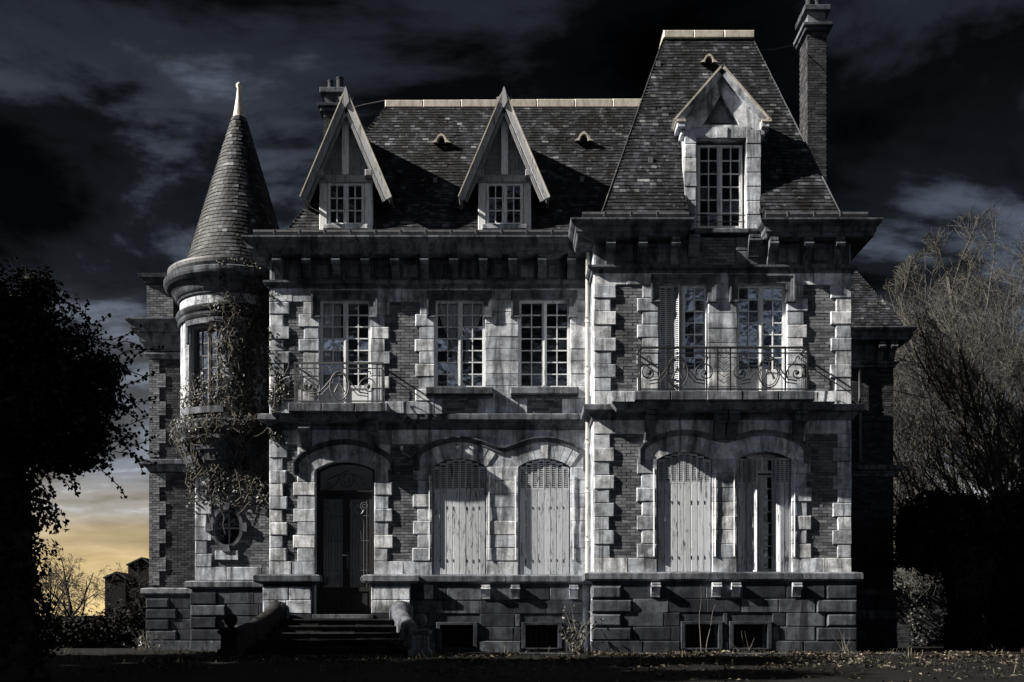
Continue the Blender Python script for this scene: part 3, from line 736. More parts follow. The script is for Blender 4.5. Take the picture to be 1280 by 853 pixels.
shutter(b-0.03, 0.30, 6.12, 8.80, R(-38), -1, 6.12, 1, full_louvre=True, Y=YP+0.06)
for (a, b, Y) in [(*gr_main[0], 0), (*gr_main[1], 0), (*gr_pv[0], YP), (*gr_pv[1], YP)]:       # timber frames in the reveals
    f = MB(); f.box(a, a+0.03, Y+0.03, Y+0.16, 1.92, 4.62); f.box(b-0.03, b, Y+0.03, Y+0.16, 1.92, 4.62); f.build('shutter_frame', M_TIMBER, HOUSE)
    for s_, xx in ((-1, a), (1, b)):                              # shutter stays beside the opening
        MB().tube([(xx+s_*0.07, Y-0.06, 2.3), (xx+s_*0.07, Y-0.06, 4.4)], 0.014, 6).build('shutter_bar', M_FRAME, HOUSE)

# --- front door
def spiral(cx, cz, r0, r1, a0, a1, y, n=26):
    return [(cx+(r0+(r1-r0)*i/n)*math.cos(a0+(a1-a0)*i/n), y, cz+(r0+(r1-r0)*i/n)*math.sin(a0+(a1-a0)*i/n)) for i in range(n+1)]
def ring(cx, cz, rx, rz, y, n=28): return [(cx+rx*math.cos(2*math.pi*i/n), y, cz+rz*math.sin(2*math.pi*i/n)) for i in range(n+1)]
a, b = door; YD = 0.24; cx = (a+b)/2
f = MB(); f.box(a, a+0.07, YD-0.06, YD+0.08, 0.93, 4.62); f.box(b-0.07, b, YD-0.06, YD+0.08, 0.93, 4.62); f.box(a+0.07, b-0.07, YD-0.07, YD+0.08, 3.96, 4.06)
f.box(a+.07, b-.07, YD-0.09, YD+0.06, 4.02, 4.05)
DOOR = f.build('door', M_DOOR, HOUSE)
for s_, (p, q) in enumerate([(a+0.075, cx-0.004), (cx+0.004, b-0.075)]):
    l = MB(); l.box(p, p+0.085, YD-0.03, YD+0.04, 0.95, 3.95); l.box(q-0.085, q, YD-0.03, YD+0.04, 0.95, 3.95)
    l.box(p+.085, q-.085, YD-0.03, YD+0.04, 3.85, 3.95); l.box(p+.085, q-.085, YD-0.03, YD+0.04, 0.95, 1.08); l.box(p+.085, q-.085, YD-0.03, YD+0.04, 1.52, 1.62)
    l.box(p+.085, q-.085, YD-0.005, YD+0.02, 1.08, 1.52); l.box(p+.13, q-.13, YD-0.02, YD-0.005, 1.13, 1.47)
    l.build('door_leaf', M_DOOR, DOOR)
    MB().box(p+.086, q-.086, YD+0.018, YD+0.024, 1.62, 3.85).build('pane', M_GLASSD, DOOR)
    g = MB(); m = (p+q)/2; y = YD-0.02
    for d in (-1, 1):
        g.tube(spiral(m+d*0.13, 3.68, 0.02, 0.115, 0, d*11.0, y), 0.011, 5); g.tube(spiral(m+d*0.13, 1.82, 0.02, 0.105, 0, -d*11.0, y), 0.011, 5)
        g.tube([(m+d*0.19, y, 1.63), (m+d*0.19, y, 3.85)], 0.009, 5)
        g.tube([(m+d*0.11, y, 1.95)] + [(m+d*0.11, y, 2.0+0.1*i) for i in range(13)] + [(m+d*0.11*math.cos(q_), y, 3.25+0.13*math.sin(q_)) for q_ in (0.3, 0.7, 1.1, 1.57)], 0.011, 5)
        g.tube([(m+d*0.045, y, 2.1)] + [(m+d*0.045, y, 2.9), (m+d*0.03, y, 3.05), (m, y, 3.1)], 0.008, 5)
        g.tube([(m+d*0.02, y, 3.45), (m+d*0.07, y, 3.5), (m+d*0.11, y, 3.57)], 0.01, 5)
    for zz in (2.05, 2.8, 3.42): g.tube([(p+0.09, y, zz), (q-0.09, y, zz)], 0.008, 5)
    g.build('iron_grille', M_GRILLE, DOOR)
g = MB(); y = YD-0.01
g.tube(ring(cx, 4.36, 0.17, 0.20, y), 0.011, 5)
for d in (-1, 1):
    g.tube(spiral(cx+d*0.46, 4.2, 0.02, 0.10, 0, d*9.0, y), 0.010, 5); g.tube([(cx+d*0.18, y, 4.4), (cx+d*0.28, y, 4.22), (cx+d*0.4, y, 4.12), (cx+d*0.58, y, 4.10)], 0.01, 5)
    g.tube([(cx+d*0.12, y, 4.5), (cx+d*0.32, y, 4.42), (cx+d*0.5, y, 4.33)], 0.009, 5); g.tube([(cx+d*0.04, y, 4.22), (cx+d*0.09, y, 4.4), (cx, y, 4.52)], 0.008, 5)
g.build('transom_grille', M_GRILLE, DOOR); MB().box(a+0.07, b-0.07, YD+0.03, YD+0.036, 4.06, 4.8).build('pane', M_GLASSD, DOOR)
h = MB(); h.tube([(cx+0.03, YD-0.03, 2.42), (cx+0.03, YD-0.10, 2.42)], 0.014, 8); h.tube([(cx+0.03, YD-0.10, 2.42), (cx-0.09, YD-0.11, 2.42)], 0.016, 8); h.box(cx+0.01, cx+0.08, YD-0.045, YD-0.03, 2.1, 2.5); h.build('door_handle', M_IRONG, DOOR)
stone(HOUSE, 'threshold', a-0.02, b+0.02, 0.82, 0.93, -0.36, 0.7, M_PLINTH)
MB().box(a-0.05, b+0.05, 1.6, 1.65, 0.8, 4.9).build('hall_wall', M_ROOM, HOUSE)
# small wall sensor with its cable
s_ = MB(); s_.box(MA.x(500.5), MA.x(504), -0.09, 0.0, 5.04, 5.14, 0.02); s_.tube([(MA.x(502), -0.05, 5.04), (MA.x(504), -0.02, 4.96), (MA.x(508), -0.015, 4.93), (MA.x(514), -0.015, 4.85)], 0.008, 5); s_.build('wall_sensor', M_WHITE, HOUSE)

# ------------------------------------------------------------------ balconies
def rosette(mb, cx, cz, y, r=0.05):
    mb.lathe([(0.0, 0), (r, 0), (r*0.9, 0.02), (r*0.5, 0.035), (0, 0.04)], 0, 0, 10)
    n = 50; vs = mb.v[-n:]; mb.v[-n:] = [(cx+vx, y-vz, cz+vy) for vx, vy, vz in vs]
def lyre(parent, cx, zc, y, w, hgt, mat):
    """one scroll panel: oval with a tassel between two big volutes"""
    o = MB(); ry = hgt*0.43; rx = ry*0.68
    o.tube(ring(cx, zc, rx, ry, y), 0.018, 6); o.tube(ring(cx, zc+0.01, rx*0.84, ry*0.88, y), 0.011, 5); o.build('oval', mat, parent)
    t = MB(); t.tube([(cx, y, zc+ry), (cx, y, zc+0.02)], 0.008, 5)
    for d in (-1, 1):
        t.tube([(cx, y, zc+0.08), (cx+d*rx*0.25, y, zc-0.02), (cx+d*rx*0.5, y, zc-ry*0.45)], [0.008, 0.018, 0.03], 6); t.tube([(cx, y, zc+.12), (cx+d*.04, y, zc+.05), (cx, y, zc-.02)], .01, 5)
    t.build('tassel', mat, parent)
    zr = zc-hgt*0.02
    for d in (-1, 1):
        s = MB(); X = cx+d*w*0.385; r = hgt*0.31
        s.tube(spiral(X, zr, 0.05, r, math.pi/2, math.pi/2+d*(2.0*math.pi+2.3), y, 44), 0.016, 6)
        aend = math.pi/2+d*(2.0*math.pi+2.3)
        s.tube([(X-d*0.0, y, zr-r*0.72), (X-d*w*0.12, y, zr-r*0.55), (X-d*w*0.2, y, zr+0.02), (X-d*w*0.27, y, zr+hgt*0.22), (cx+d*rx*0.45, y, zr+hgt*0.36), (cx, y, zr+hgt*0.35)], 0.016, 6)
        s.tube([(X-d*0.0, y, zr-r*1.0), (X-d*w*0.14, y, zr-r*0.85), (X-d*w*0.24, y, zr-0.02), (X-d*w*0.30, y, zr+hgt*0.14), (cx+d*rx*0.7, y, zr+hgt*0.3)], 0.014, 6)
        s.tube([(X-d*r*0.75, y, zr-0.05), (X-d*r*0.8, y, zr+hgt*0.14), (X-d*r*0.2, y, zr+hgt*0.30), (X-d*0.02, y, zr+hgt*0.40)] + spiral(X+d*0.03, zr+hgt*0.41, 0.05, 0.02, math.pi if d > 0 else 0, (math.pi if d > 0 else 0)-d*4.5, y, 10), 0.014, 5)
        s.build('scroll', mat, parent)
        q = MB(); rosette(q, X, zr, y-0.01, 0.055); q.build('rosette', mat, parent)
def balcony(xa, xb, Yw, depth, ztop, h, panels, mat, consoles, grid=True, posts=()):
    root = bpy.data.objects.new('balcony', None); COL.objects.link(root); root.parent = HOUSE; root.empty_display_size = 0.2
    yf = Yw-depth
    n = max(2, round((xb-xa)/0.9))
    for i in range(n):
        p, q = xa+(xb-xa)*i/n, xa+(xb-xa)*(i+1)/n; MB().box(p+0.002, q-0.002, yf+U(-.006, .006), Yw+0.05, ztop-0.22, ztop, 0.02, 0.008).build('slab', M_TRIM, root)
    fixnormals(MB().mould(xa+0.14, xb-0.14, Yw, [(depth-0.30, ztop-0.40), (depth-0.24, ztop-0.38), (depth-0.14, ztop-0.26), (depth-0.12, ztop-0.225), (0.0, ztop-0.225)], Yw+0.02).build('slab_moulding', M_TRIM, root))
    for c in consoles: console(root, c, Yw-0.02, ztop-1.02, ztop-0.40, depth*0.62, 0.25, M_TRIM)
    y = yf+0.12; za, zb = ztop+0.06, ztop+h; xl, xr = xa+0.14, xb-0.14
    t = MB()
    t.box(xl-0.02, xr+0.02, y-0.025, y+0.025, zb-0.03, zb+0.015); t.box(xl, xr, y-0.014, y+0.014, zb-0.15, zb-0.122); t.box(xl, xr, y-0.014, y+0.014, za-0.012, za+0.018)
    for xx in (xl, xr): t.box(xx-0.02, xx+0.02, y+0.025, Yw, zb-0.02, zb+0.012); t.box(xx-0.01, xx+0.01, y, Yw, zb-0.145, zb-0.125); t.box(xx-0.01, xx+0.01, y, Yw, za-0.01, za+0.014)
    t.build('rail', mat, root)
    for xx in list(posts)+[xl, xr]: MB().box(xx-0.017, xx+0.017, y-0.017, y+0.017, ztop, zb-0.02).build('post', mat, root)
    for xx in (xl, xr):
        for i in range(1, 4):
            yy = y+(Yw-y)*i/4; MB().tube([(xx, yy, za), (xx, yy, zb-0.14)], 0.009, 5).build('baluster', mat, root)
        s = MB(); s.v = []; pts = spiral(0, (za+zb)/2-0.08, 0.03, 0.17, 0, 10, 0); s.tube([(xx, y+depth*0.4+px_, pz) for px_, _, pz in pts], 0.01, 5); s.build('scroll', mat, root)
    for (pa, pb) in panels: lyre(root, (pa+pb)/2, (za+zb-0.14)/2-0.02, y, pb-pa, (zb-0.14-za), mat)
    return root, y, za, zb
LB = Plane(-0.62)
lb, ly, lza, lzb = balcony(LB.x(361), LB.x(485), 0.0, 0.70, 6.08, 1.0, [(LB.x(377), LB.x(471))], M_IRONG, [MA.x(384), MA.x(467)], posts=[LB.x(377), LB.x(471)])
for p, q in ((LB.x(369), LB.x(377)), (LB.x(471), LB.x(480))):
    for i in range(1, 3): xx = p+(q-p)*i/3; MB().tube([(xx, ly, lza), (xx, ly, lzb-0.13)], 0.008, 5).build('baluster', M_IRONG, lb)
RB = Plane(-1.90)
rb, ry_, rza, rzb = balcony(RB.x(793.5), RB.x(1018), YP, 0.78, 6.10, 1.04, [(RB.x(802), RB.x(893)), (RB.x(917), RB.x(1008))], M_IRON, [PV.x(812), PV.x(897.5), PV.x(913), PV.x(996)], posts=[RB.x(884), RB.x(898), RB.x(914), RB.x(835), RB.x(983)])
cm = MB(); cxm = RB.x(906)
for i in range(5):
    zz = rza+0.14+i*0.145
    for d in (-1, 1): cm.tube([(cxm, ry_, zz), (cxm+d*0.06, ry_, zz+0.05), (cxm+d*0.12, ry_, zz+0.09), (cxm+d*0.14, ry_, zz+0.13), (cxm+d*0.09, ry_, zz+0.15)], 0.008, 5)
cm.tube(ring(cxm, rzb-0.075, 0.05, 0.05, ry_, 14), 0.008, 5); cm.build('scroll', M_IRON, rb)

# drainpipe in the angle of the pavilion
dp = MB(); px_ = PL-0.09; py_ = -0.33; dp.tube([(px_, -0.50, 9.85), (px_, py_-0.05, 9.3), (px_, py_, 9.1)] + [(px_, py_, 9.0-0.5*i) for i in range(15)] + [(px_, py_, 1.95)], 0.052, 10)
for zz in (8.2, 7.0, 5.2, 4.0, 2.8): dp.tube([(px_, py_, zz-0.06), (px_, py_, zz+0.06)], 0.066, 10)
dp.build('drainpipe', M_PIPE, HOUSE, True)

# ------------------------------------------------------------------ roofs
def slates(parent, BL, BR, TL, TR, expo=0.112, wd=0.148, name='slates', hole=None):
    BL, BR, TL, TR = map(Vector, (BL, BR, TL, TR)); mb = MB()
    nrm = (BR-BL).cross(TL-BL).normalized(); H = ((TL-BL).length+(TR-BR).length)/2
    up = nrm.cross((BR-BL).normalized()).normalized(); hgt = (TL-BL).dot(up); rows = int(hgt/expo)
    for r in range(rows):
        t = r/rows; t2 = min(1, (r+1.25)/rows)
        A, B = BL.lerp(TL, t), BR.lerp(TR, t); L = (B-A).length; d = (B-A).normalized() if L > 1e-6 else Vector((1, 0, 0))
        xx = -U(0, wd)*1.0
        while xx < L:
            ww = wd*U(0.86, 1.14); a, b = max(xx, 0), min(xx+ww, L); xx += ww
            if b-a < 0.03: continue
            if random.random() < 0.006: continue
            p = A+d*(a+0.002); q = A+d*(b-0.002)
            if hole and hole((p+q)/2): continue
            dr = up*(U(-0.008, 0.006) if random.random() > 0.012 else U(-0.06, 0.0)); th = nrm*(0.020+U(0, 0.008)); e = up*expo*1.22
            mb.add([tuple(p+th+dr), tuple(q+th+dr), tuple(q+e+nrm*0.004), tuple(p+e+nrm*0.004), tuple(p+dr), tuple(q+dr)], [(0, 1, 2, 3), (4, 5, 1, 0), (4, 0, 3), (5, 2, 1)])
    return mb.build(name, M_SLATE, parent, kind='stuff')
def deck(name, polys, mat=M_ROOM):
    mb = MB()
    for p in polys: mb.add([tuple(v) for v in p], [tuple(range(len(p)))])
    return mb.build(name, M_SLATE, HOUSE)
# main roof
BL, BR = (-5.66, -0.34, 10.27), (3.2, -0.34, 10.27); TL, TR = (-3.38, 2.5, 14.86), (3.9, 2.5, 14.86)
BB, BT = (-5.66, 7.2, 10.27), (-3.38, 4.4, 14.86); CB, CT = (8.0, 7.2, 10.27), (6.5, 4.4, 14.86)
ROOF = deck('roof', [(BL, BR, TR, TL), (BB, BL, TL, BT), (TL, TR, CT, BT), (CB, BB, BT, CT)])
slates(ROOF, BL, BR, TL, TR); slates(ROOF, BB, BL, BT, TL)
for i in range(7):
    a = -3.45+i*1.03; MB().box(a+0.003, a+1.027, 2.40, 2.75, 14.76, 14.96+0.006*i, 0.02).build('ridge_zinc', M_ZINC, ROOF)
# pavilion roof
BL, BR = (2.10, -1.52, 10.30), (7.80, -1.52, 10.30); TL, TR = (3.96, 1.2, 16.0), (6.26, 1.2, 16.0)
BB, CB = (2.10, 5.0, 10.30), (7.80, 5.0, 10.30); BT, CT = (3.96, 2.4, 16.0), (6.26, 2.4, 16.0)
DG0, DG1, DZ = PV.x(857), PV.x(949), 12.9
lp = lambda a, b, z: tuple(a[i]+(b[i]-a[i])*(z-10.30)/5.70 for i in range(3))
LZ, RZ = lp(BL, TL, DZ), lp(BR, TR, DZ); YZ = LZ[1]
PROOF = deck('pavilion_roof', [(LZ, RZ, TR, TL), (BL, (DG0, -1.52, 10.3), (DG0, YZ, DZ), LZ), ((DG1, -1.52, 10.3), BR, RZ, (DG1, YZ, DZ)), (BB, BL, TL, BT), (BR, CB, CT, TR), (TL, TR, CT, BT), (CB, BB, BT, CT)])
slates(PROOF, BL, BR, TL, TR, hole=lambda p: DG0 < p.x < DG1 and p.z < DZ); slates(PROOF, BB, BL, BT, TL); slates(PROOF, BR, CB, TR, CT)
for i in range(3):
    a = 3.93+i*0.79; MB().box(a+0.003, a+0.787, 1.08, 2.5, 15.94, 16.14, 0.02).build('ridge_zinc', M_ZINC, PROOF)
for p, q in ((BL, TL), (BR, TR)): MB().tube([Vector(p)+Vector((0, -0.01, 0.02)), Vector(q)], 0.022, 6).build('hip_roll', M_SLATE, PROOF)
def vent(parent, xc, y, z, s=1.0):                                    # little zinc roof vent
    m = MB(); f = y-0.26*s
    out = [(-0.26, -0.06), (-0.15, 0.02), (-0.09, 0.13), (0.0, 0.19), (0.09, 0.13), (0.15, 0.02), (0.26, -0.06)]; inn = [(-0.12, -0.05), (-0.10, 0.03), (-0.05, 0.10), (0.0, 0.12), (0.05, 0.10), (0.10, 0.03), (0.12, -0.05)]
    vs = [(xc+p*s, f, z+q*s) for p, q in out]+[(xc+p*s, f, z+q*s) for p, q in inn]+[(xc+p*s*0.6, y+0.22*s, z+q*s*0.6+0.12*s) for p, q in out]+[(xc+p*s*0.8, f+0.12*s, z+q*s) for p, q in inn]
    fs = [(i, i+7, i+8, i+1) for i in range(6)]+[(i, i+1, i+15, i+14) for i in range(6)]+[(i+7, i+21, i+22, i+8) for i in range(6)]
    o = fixnormals(m.add(vs, fs).build('roof_vent', M_ZINC, parent)); MB().add([vs[21+i] for i in range(7)], [tuple(range(7))]).build('vent_mouth', M_ROOM, parent); return o
yr = lambda z: -0.34+(z-10.27)*0.6187
yq = lambda z: -1.52+(z-10.30)*0.4772
for (px, py) in ((552, 181), (729, 178)):
    z = 13.4; y = yr(z); P = Plane(y); z = P.z(py); y = yr(z); vent(ROOF, Plane(y).x(px), y, z)
vent(PROOF, Plane(0.7).x(884.5), yq(15.0), 15.05, 0.9)
for (px, py) in ((727, 228), (545, 230), (812, 205), (823, 80)):                         # slipped flashings
    z = 12.4 if py > 200 else 15; pl = px < 760; y = (yr if pl else yq)(z); P = Plane(y); z = P.z(py); y = (yr if pl else yq)(z)
    fixnormals(MB().box(P.x(px)-0.06, P.x(px)+0.05, y-0.06, y-0.02, z-0.08, z+0.06).build('flashing', M_ZINCD, ROOF if pl else PROOF))

def timber_dormer(pxc):
    """steep timber dormer with bargeboards"""
    F = Plane(-0.55); B = Plane(-0.10); xc = F.x(pxc); hw = 1.03; za, zf = 13.66, 11.24
    xb = B.x(pxc+0.8)
    root = bpy.data.objects.new('dormer', None); COL.objects.link(root); root.parent = HOUSE; root.empty_display_size = 0.2
    yb0, yb1 = -0.25, 0.9
    h0, h1 = 0.655, 0.455
    for s_ in (-1, 1):
        p, q = sorted((xb+s_*h0, xb+s_*(h1+0.015))); MB().box(p, q, yb0, yb0+0.2, 10.25, 11.62, 0.01).build('post', M_FRAME, root)
        p, q = sorted((xb+s_*(h0-0.02), xb+s_*(h0-0.12))); MB().box(p, q, yb0+0.2, yb1, 10.25, 11.62).build('dormer_cheek', M_TIMBER, root)
    MB().box(xb-h0-0.04, xb+h0+0.04, yb0-0.05, yb0+0.14, 11.62, 11.80, 0.015).build('crossbeam', M_BARGE, root)
    for s_ in (-1, 1): MB().box(xb+s_*0.6-0.09, xb+s_*0.6+0.09, yb0-0.30, yb0-0.05, 11.68, 11.84, 0.02).build('corbel', M_TIMBER, root)
    MB().box(xb-h1-0.10, xb+h1+0.10, yb0-0.08, yb0+0.1, 10.46, 10.58, 0.015).build('sill', M_STONE, root)
    MB().box(xb-h1-0.05, xb+h1+0.05, yb0-0.02, yb0+0.1, 10.2, 10.46).build('apron', M_STONE, root)
    # boarded gable, king post, struts
    g = lambda z: (za-0.12-z)/(za-zf)*hw
    z = 11.80
    while z < 13.2:
        z2 = z+0.135; MB().prism([(xb-g(z), z+0.004), (xb+g(z), z+0.004), (xb+g(z2), z2), (xb-g(z2), z2)], yb0+0.02+U(0, 0.012), yb0+0.06).build('board', M_TIMBER, root); z = z2
    MB().box(xb-0.085, xb+0.085, yb0-0.09, yb0+0.02, 11.80, 13.25, 0.01).build('king_post', M_FRAME, root)
    for s_ in (-1, 1):
        fixnormals(MB().sweep([(xb+s_*0.84, 11.45), (xb+s_*0.02, 13.36)], 0.06, 0.06, yb0-0.10, yb0+0.02).build('strut', M_TIMBER, root))
    # roof slopes and bargeboards
    for s_ in (-1, 1):
        f, r, rb, fb = Vector((xc+s_*hw, -0.52, zf)), Vector((xc, -0.52, za)), Vector((xc, yr(za)+0.15, za)), Vector((xc+s_*hw, yr(zf)+0.15, zf))
        n = Vector((s_*(za-zf), 0, hw)).normalized()*-0.07
        q = MB().add([tuple(v) for v in (f, r, rb, fb)] + [tuple(v+n) for v in (f, r, rb, fb)], [(0, 1, 2, 3), (7, 6, 5, 4), (0, 4, 5, 1), (3, 2, 6, 7), (0, 3, 7, 4)]).build('dormer_slope', M_SLATE, root); fixnormals(q)
        if s_ < 0: slates(root, fb, f, rb, r)
        else: slates(root, f, fb, r, rb)
        path = [(xc+s_*(hw+0.05), zf-0.12), (xc, za+0.02)]
        if s_ > 0: path = path[::-1]
        fixnormals(MB().sweep(path, 0.11, 0.03, -0.60, -0.525).build('bargeboard', M_BARGE, root))
        fixnormals(MB().sweep(path, -0.03, 0.055, -0.63, -0.50).build('verge_zinc', M_ZINC, root))
        fixnormals(MB().sweep(path, 0.20, -0.13, -0.545, -0.50).build('inner_bargeboard', M_TIMBER, root))
        e0 = Vector((xc+s_*(hw+0.04), -0.55, zf-0.1)); e1 = Vector((xc+s_*(hw+0.04), yr(zf)+0.1, zf-0.06)); MB().tube([e0, e1], 0.045, 6).build('verge_gutter', M_ZINCD, root)
    w = window(xb-h1, xb+h1, 10.58, 11.62, yb0+0.06, 4, 3, 0.0, 0.05, 0.09); w.parent = root
    for c in list(w.children):
        c.parent = root
    MB().box(xb-h1-0.02, xb+h1+0.02, yb0+0.30, yb0+0.33, 10.3, 11.7).build('dark_back', M_ROOM, root)
    MB().prism([(xc-0.09, za-0.20), (xc, za-0.34), (xc+0.09, za-0.20), (xc+0.03, za+0.10), (xc, za+0.17), (xc-0.03, za+0.10)], -0.64, -0.49).build('finial', M_BARGE, root)
    return root
timber_dormer(432.5); timber_dormer(630)

# big stone dormer over the pavilion
SD = bpy.data.objects.new('stone_dormer', None); COL.objects.link(SD); SD.parent = HOUSE
x = PV.x; Yd = YP-0.05
bx0, bx1, ox0, ox1 = x(855.5), x(950), *d3; cxd = x(901); za, zf = 13.92, 12.66
gab = [(bx0, 10.10), (bx1, 10.10), (bx1, 12.50), (bx1+0.08, 12.62), (cxd, 13.80), (bx0-0.08, 12.62), (bx0, 12.50)]
tri = [(cxd-0.44, 12.62), (cxd+0.44, 12.62), (cxd, 13.36)]
fixnormals(MB().plate(gab, [rect(ox0, ox1, 10.12, 12.30), tri], Yd, Yd+0.42).build('gable_wall', M_STONE, SD))
MB().prism(tri, Yd+0.12, Yd+0.2).build('tympanum', M_TRIM, SD); MB().prism([(cxd-0.26, 12.70), (cxd+0.26, 12.70), (cxd, 13.14)], Yd+0.05, Yd+0.13).build('tympanum_panel', M_TRIM, SD)
for k in range(7):
    z0, z1 = 10.12+k*0.34, 10.12+(k+1)*0.34
    stone(SD, 'quoin_stone', bx0-0.01, ox0, z0, z1, Yd-0.03, 0.06); stone(SD, 'quoin_stone', ox1, bx1+0.01, z0, z1, Yd-0.03, 0.06)
for k in range(5): p = ox0+(ox1-ox0)*k/5; q = ox0+(ox1-ox0)*(k+1)/5; MB().prism([(p+0.004+(0.02*(k-2)), 12.30), (q-0.004+(0.02*(k-1)), 12.30), (q-0.004+0.05*(k-1.5), 12.56), (p+0.004+0.05*(k-2.5), 12.56)], Yd-0.03-(0.02 if k == 2 else 0), Yd+0.02).build('voussoir', M_STONE, SD)
for s_ in (-1, 1):
    path = [(cxd+s_*(bx1-cxd+0.16), zf-0.02), (cxd, za-0.02)]
    if s_ > 0: path = path[::-1]
    fixnormals(MB().sweep(path, 0.10, 0.03, Yd-0.14, Yd+0.3).build('coping', M_STONE, SD)); fixnormals(MB().sweep(path, -0.03, 0.075, Yd-0.17, Yd+0.33).build('coping_zinc', M_ZINC, SD))
    e = bx0 if s_ < 0 else bx1
    MB().box(min(e, e+s_*0.20), max(e, e+s_*0.20), Yd-0.15, Yd+0.3, zf-0.16, zf-0.03, 0.02).build('kneeler', M_STONE, SD)
    MB().box(min(e, e+s_*0.23), max(e, e+s_*0.23), Yd-0.17, Yd+0.32, zf-0.03, zf+0.03).build('kneeler_cap', M_ZINC, SD)
    MB().box(min(e, e+s_*0.10), max(e, e+s_*0.10), Yd-0.04, Yd+0.3, 12.36, zf-0.16, 0.02).build('kneeler_block', M_STONE, SD)
    f, r, rb, fb = Vector((cxd+s_*(bx1-cxd), Yd+0.3, zf)), Vector((cxd, Yd+0.3, za-.03)), Vector((cxd, yq(za)+0.1, za-.03)), Vector((cxd+s_*(bx1-cxd), yq(zf)+0.1, zf))
    slates(SD, *((fb, f, rb, r) if s_ < 0 else (f, fb, r, rb)))
    MB().add([tuple(v) for v in (f, r, rb, fb)], [(0, 1, 2, 3)]).build('dormer_slope', M_SLATE, SD)
    xs_ = bx0+0.02 if s_ < 0 else bx1-0.12
    MB().box(xs_, xs_+0.1, Yd+0.42, yq(zf)+0.05, 10.3, zf-0.05).build('dormer_cheek', M_TRIM, SD)
wd = window(ox0+0.05, ox1-0.05, 10.20, 12.22, Yd+0.22, 4, 6); wd.parent = SD
for c in list(wd.children): c.parent = SD
MB().box(ox0-0.1, ox1+0.1, Yd+0.50, Yd+0.53, 10.1, 12.4).build('dark_back', M_ROOM, SD)
MB().box(ox0-0.06, ox1+0.06, Yd-0.10, Yd+0.3, 10.0, 10.12, 0.02).build('sill', M_TRIM, SD)
for zz in (10.32, 10.48): MB().tube([(ox0, Yd+0.05, zz), (ox1, Yd+0.05, zz)], 0.012, 6).build('guard_bar', M_IRON, SD)

# ------------------------------------------------------------------ chimneys
def chimney(x0, x1, y0, y1, zb, zl, zt, pots, mat):
    root = bpy.data.objects.new('chimney', None); COL.objects.link(root); root.parent = HOUSE
    MB().box(x0+.02, x1-.02, y0+.02, y1, zb, zt).build('stack', mat, root)
    bricks(root, x0, x1, zb+0.02, zl, y0, M_BRICKD)
    s = MB(); cw = 0.0755; rows = int((zl-zb)/cw)
    for r in range(rows):
        yy = y0-(0.1 if r % 2 else 0)
        while yy < y1-0.03:
            a, b = max(yy, y0), min(yy+0.21, y1); yy += 0.218
            if b-a > 0.03: s.box(x0+U(-.004, .004), x0+0.03, a, b, zb+r*cw+0.006, zb+(r+1)*cw-0.006)
    s.build('brickwork', M_BRICKD, root, kind='stuff')
    for (z, h, p) in ((zl, 0.12, 0.09), (zl+0.12, 0.10, 0.15), (zt-0.16, 0.16, 0.10)): MB().box(x0-p, x1+p, y0-p, y1+p, z, z+h, 0.02).build('cap_stone', M_PLINTH, root)
    for (px_, hh, r) in pots:
        MB().lathe([(r*1.1, zt), (r*1.1, zt+0.06), (r, zt+0.08), (r*0.82, zt+hh-0.05), (r*0.95, zt+hh-0.04), (r*0.95, zt+hh), (r*0.7, zt+hh), (r*0.6, zt+0.1)], px_, (y0+y1)/2, 14).build('chimney_pot', M_BRICKD, root)
    return root
chimney(8.60, 9.16, 4.6, 5.5, 10.0, 18.0, 18.75, [(8.76, 0.55, 0.11), (9.0, 0.4, 0.11)], M_TRIM)
chimney(-5.52, -4.96, 4.8, 5.6, 11.0, 15.75, 16.45, [(-5.38, 0.42, 0.09), (-5.1, 0.5, 0.12)], M_TRIM)
MB().tube([(-5.0, 5.0, 15.9), (-4.2, 3.9, 15.55), (-3.4, 2.6, 15.05)], 0.012, 5).build('stay_wire', M_IRON, HOUSE)
MB().tube([(6.25, 2.0, 16.1), (7.3, 3.3, 16.8), (8.62, 5.0, 17.9)], 0.012, 5).build('stay_wire', M_IRON, HOUSE)

# ------------------------------------------------------------------ round tower
TX, TY, TR_ = -7.80, 4.0, 1.60
TOW = fixnormals(MB().lathe([(TR_-0.05, 5.9), (TR_-0.05, 6.50)], TX, TY, 56).lathe([(TR_-0.05, 9.02), (TR_-0.05, 10.0)], TX, TY, 56).lathe([(TR_-0.05, 6.5), (TR_-0.05, 9.02)], TX, TY, 50, R(-4), R(317)).build('tower_drum', M_STONE, HOUSE))
def curved_block(parent, q0, q1, z0, z1, r0, r1, mat=M_STONE, name='tower_stone', n=3):
    vs = []; fs = []; g = 0.003; dq = g/r1
    q0 += dq; q1 -= dq; z0 += g; z1 -= g
    for i in range(n+1):
        q = q0+(q1-q0)*i/n
        for r, z in ((r0, z0), (r1, z0), (r1, z1), (r0, z1)): vs.append((TX+r*math.sin(q), TY-r*math.cos(q), z))
    for i in range(n):
        for k in range(4): fs.append((i*4+k, i*4+(k+1) % 4, (i+1)*4+(k+1) % 4, (i+1)*4+k))
    fs += [(0, 3, 2, 1), tuple(n*4+k for k in range(4))]
    return fixnormals(MB().add(vs, fs).build(name, mat, parent))
WQ0, WQ1 = R(-43), R(-4)
z = 6.32; r = 0
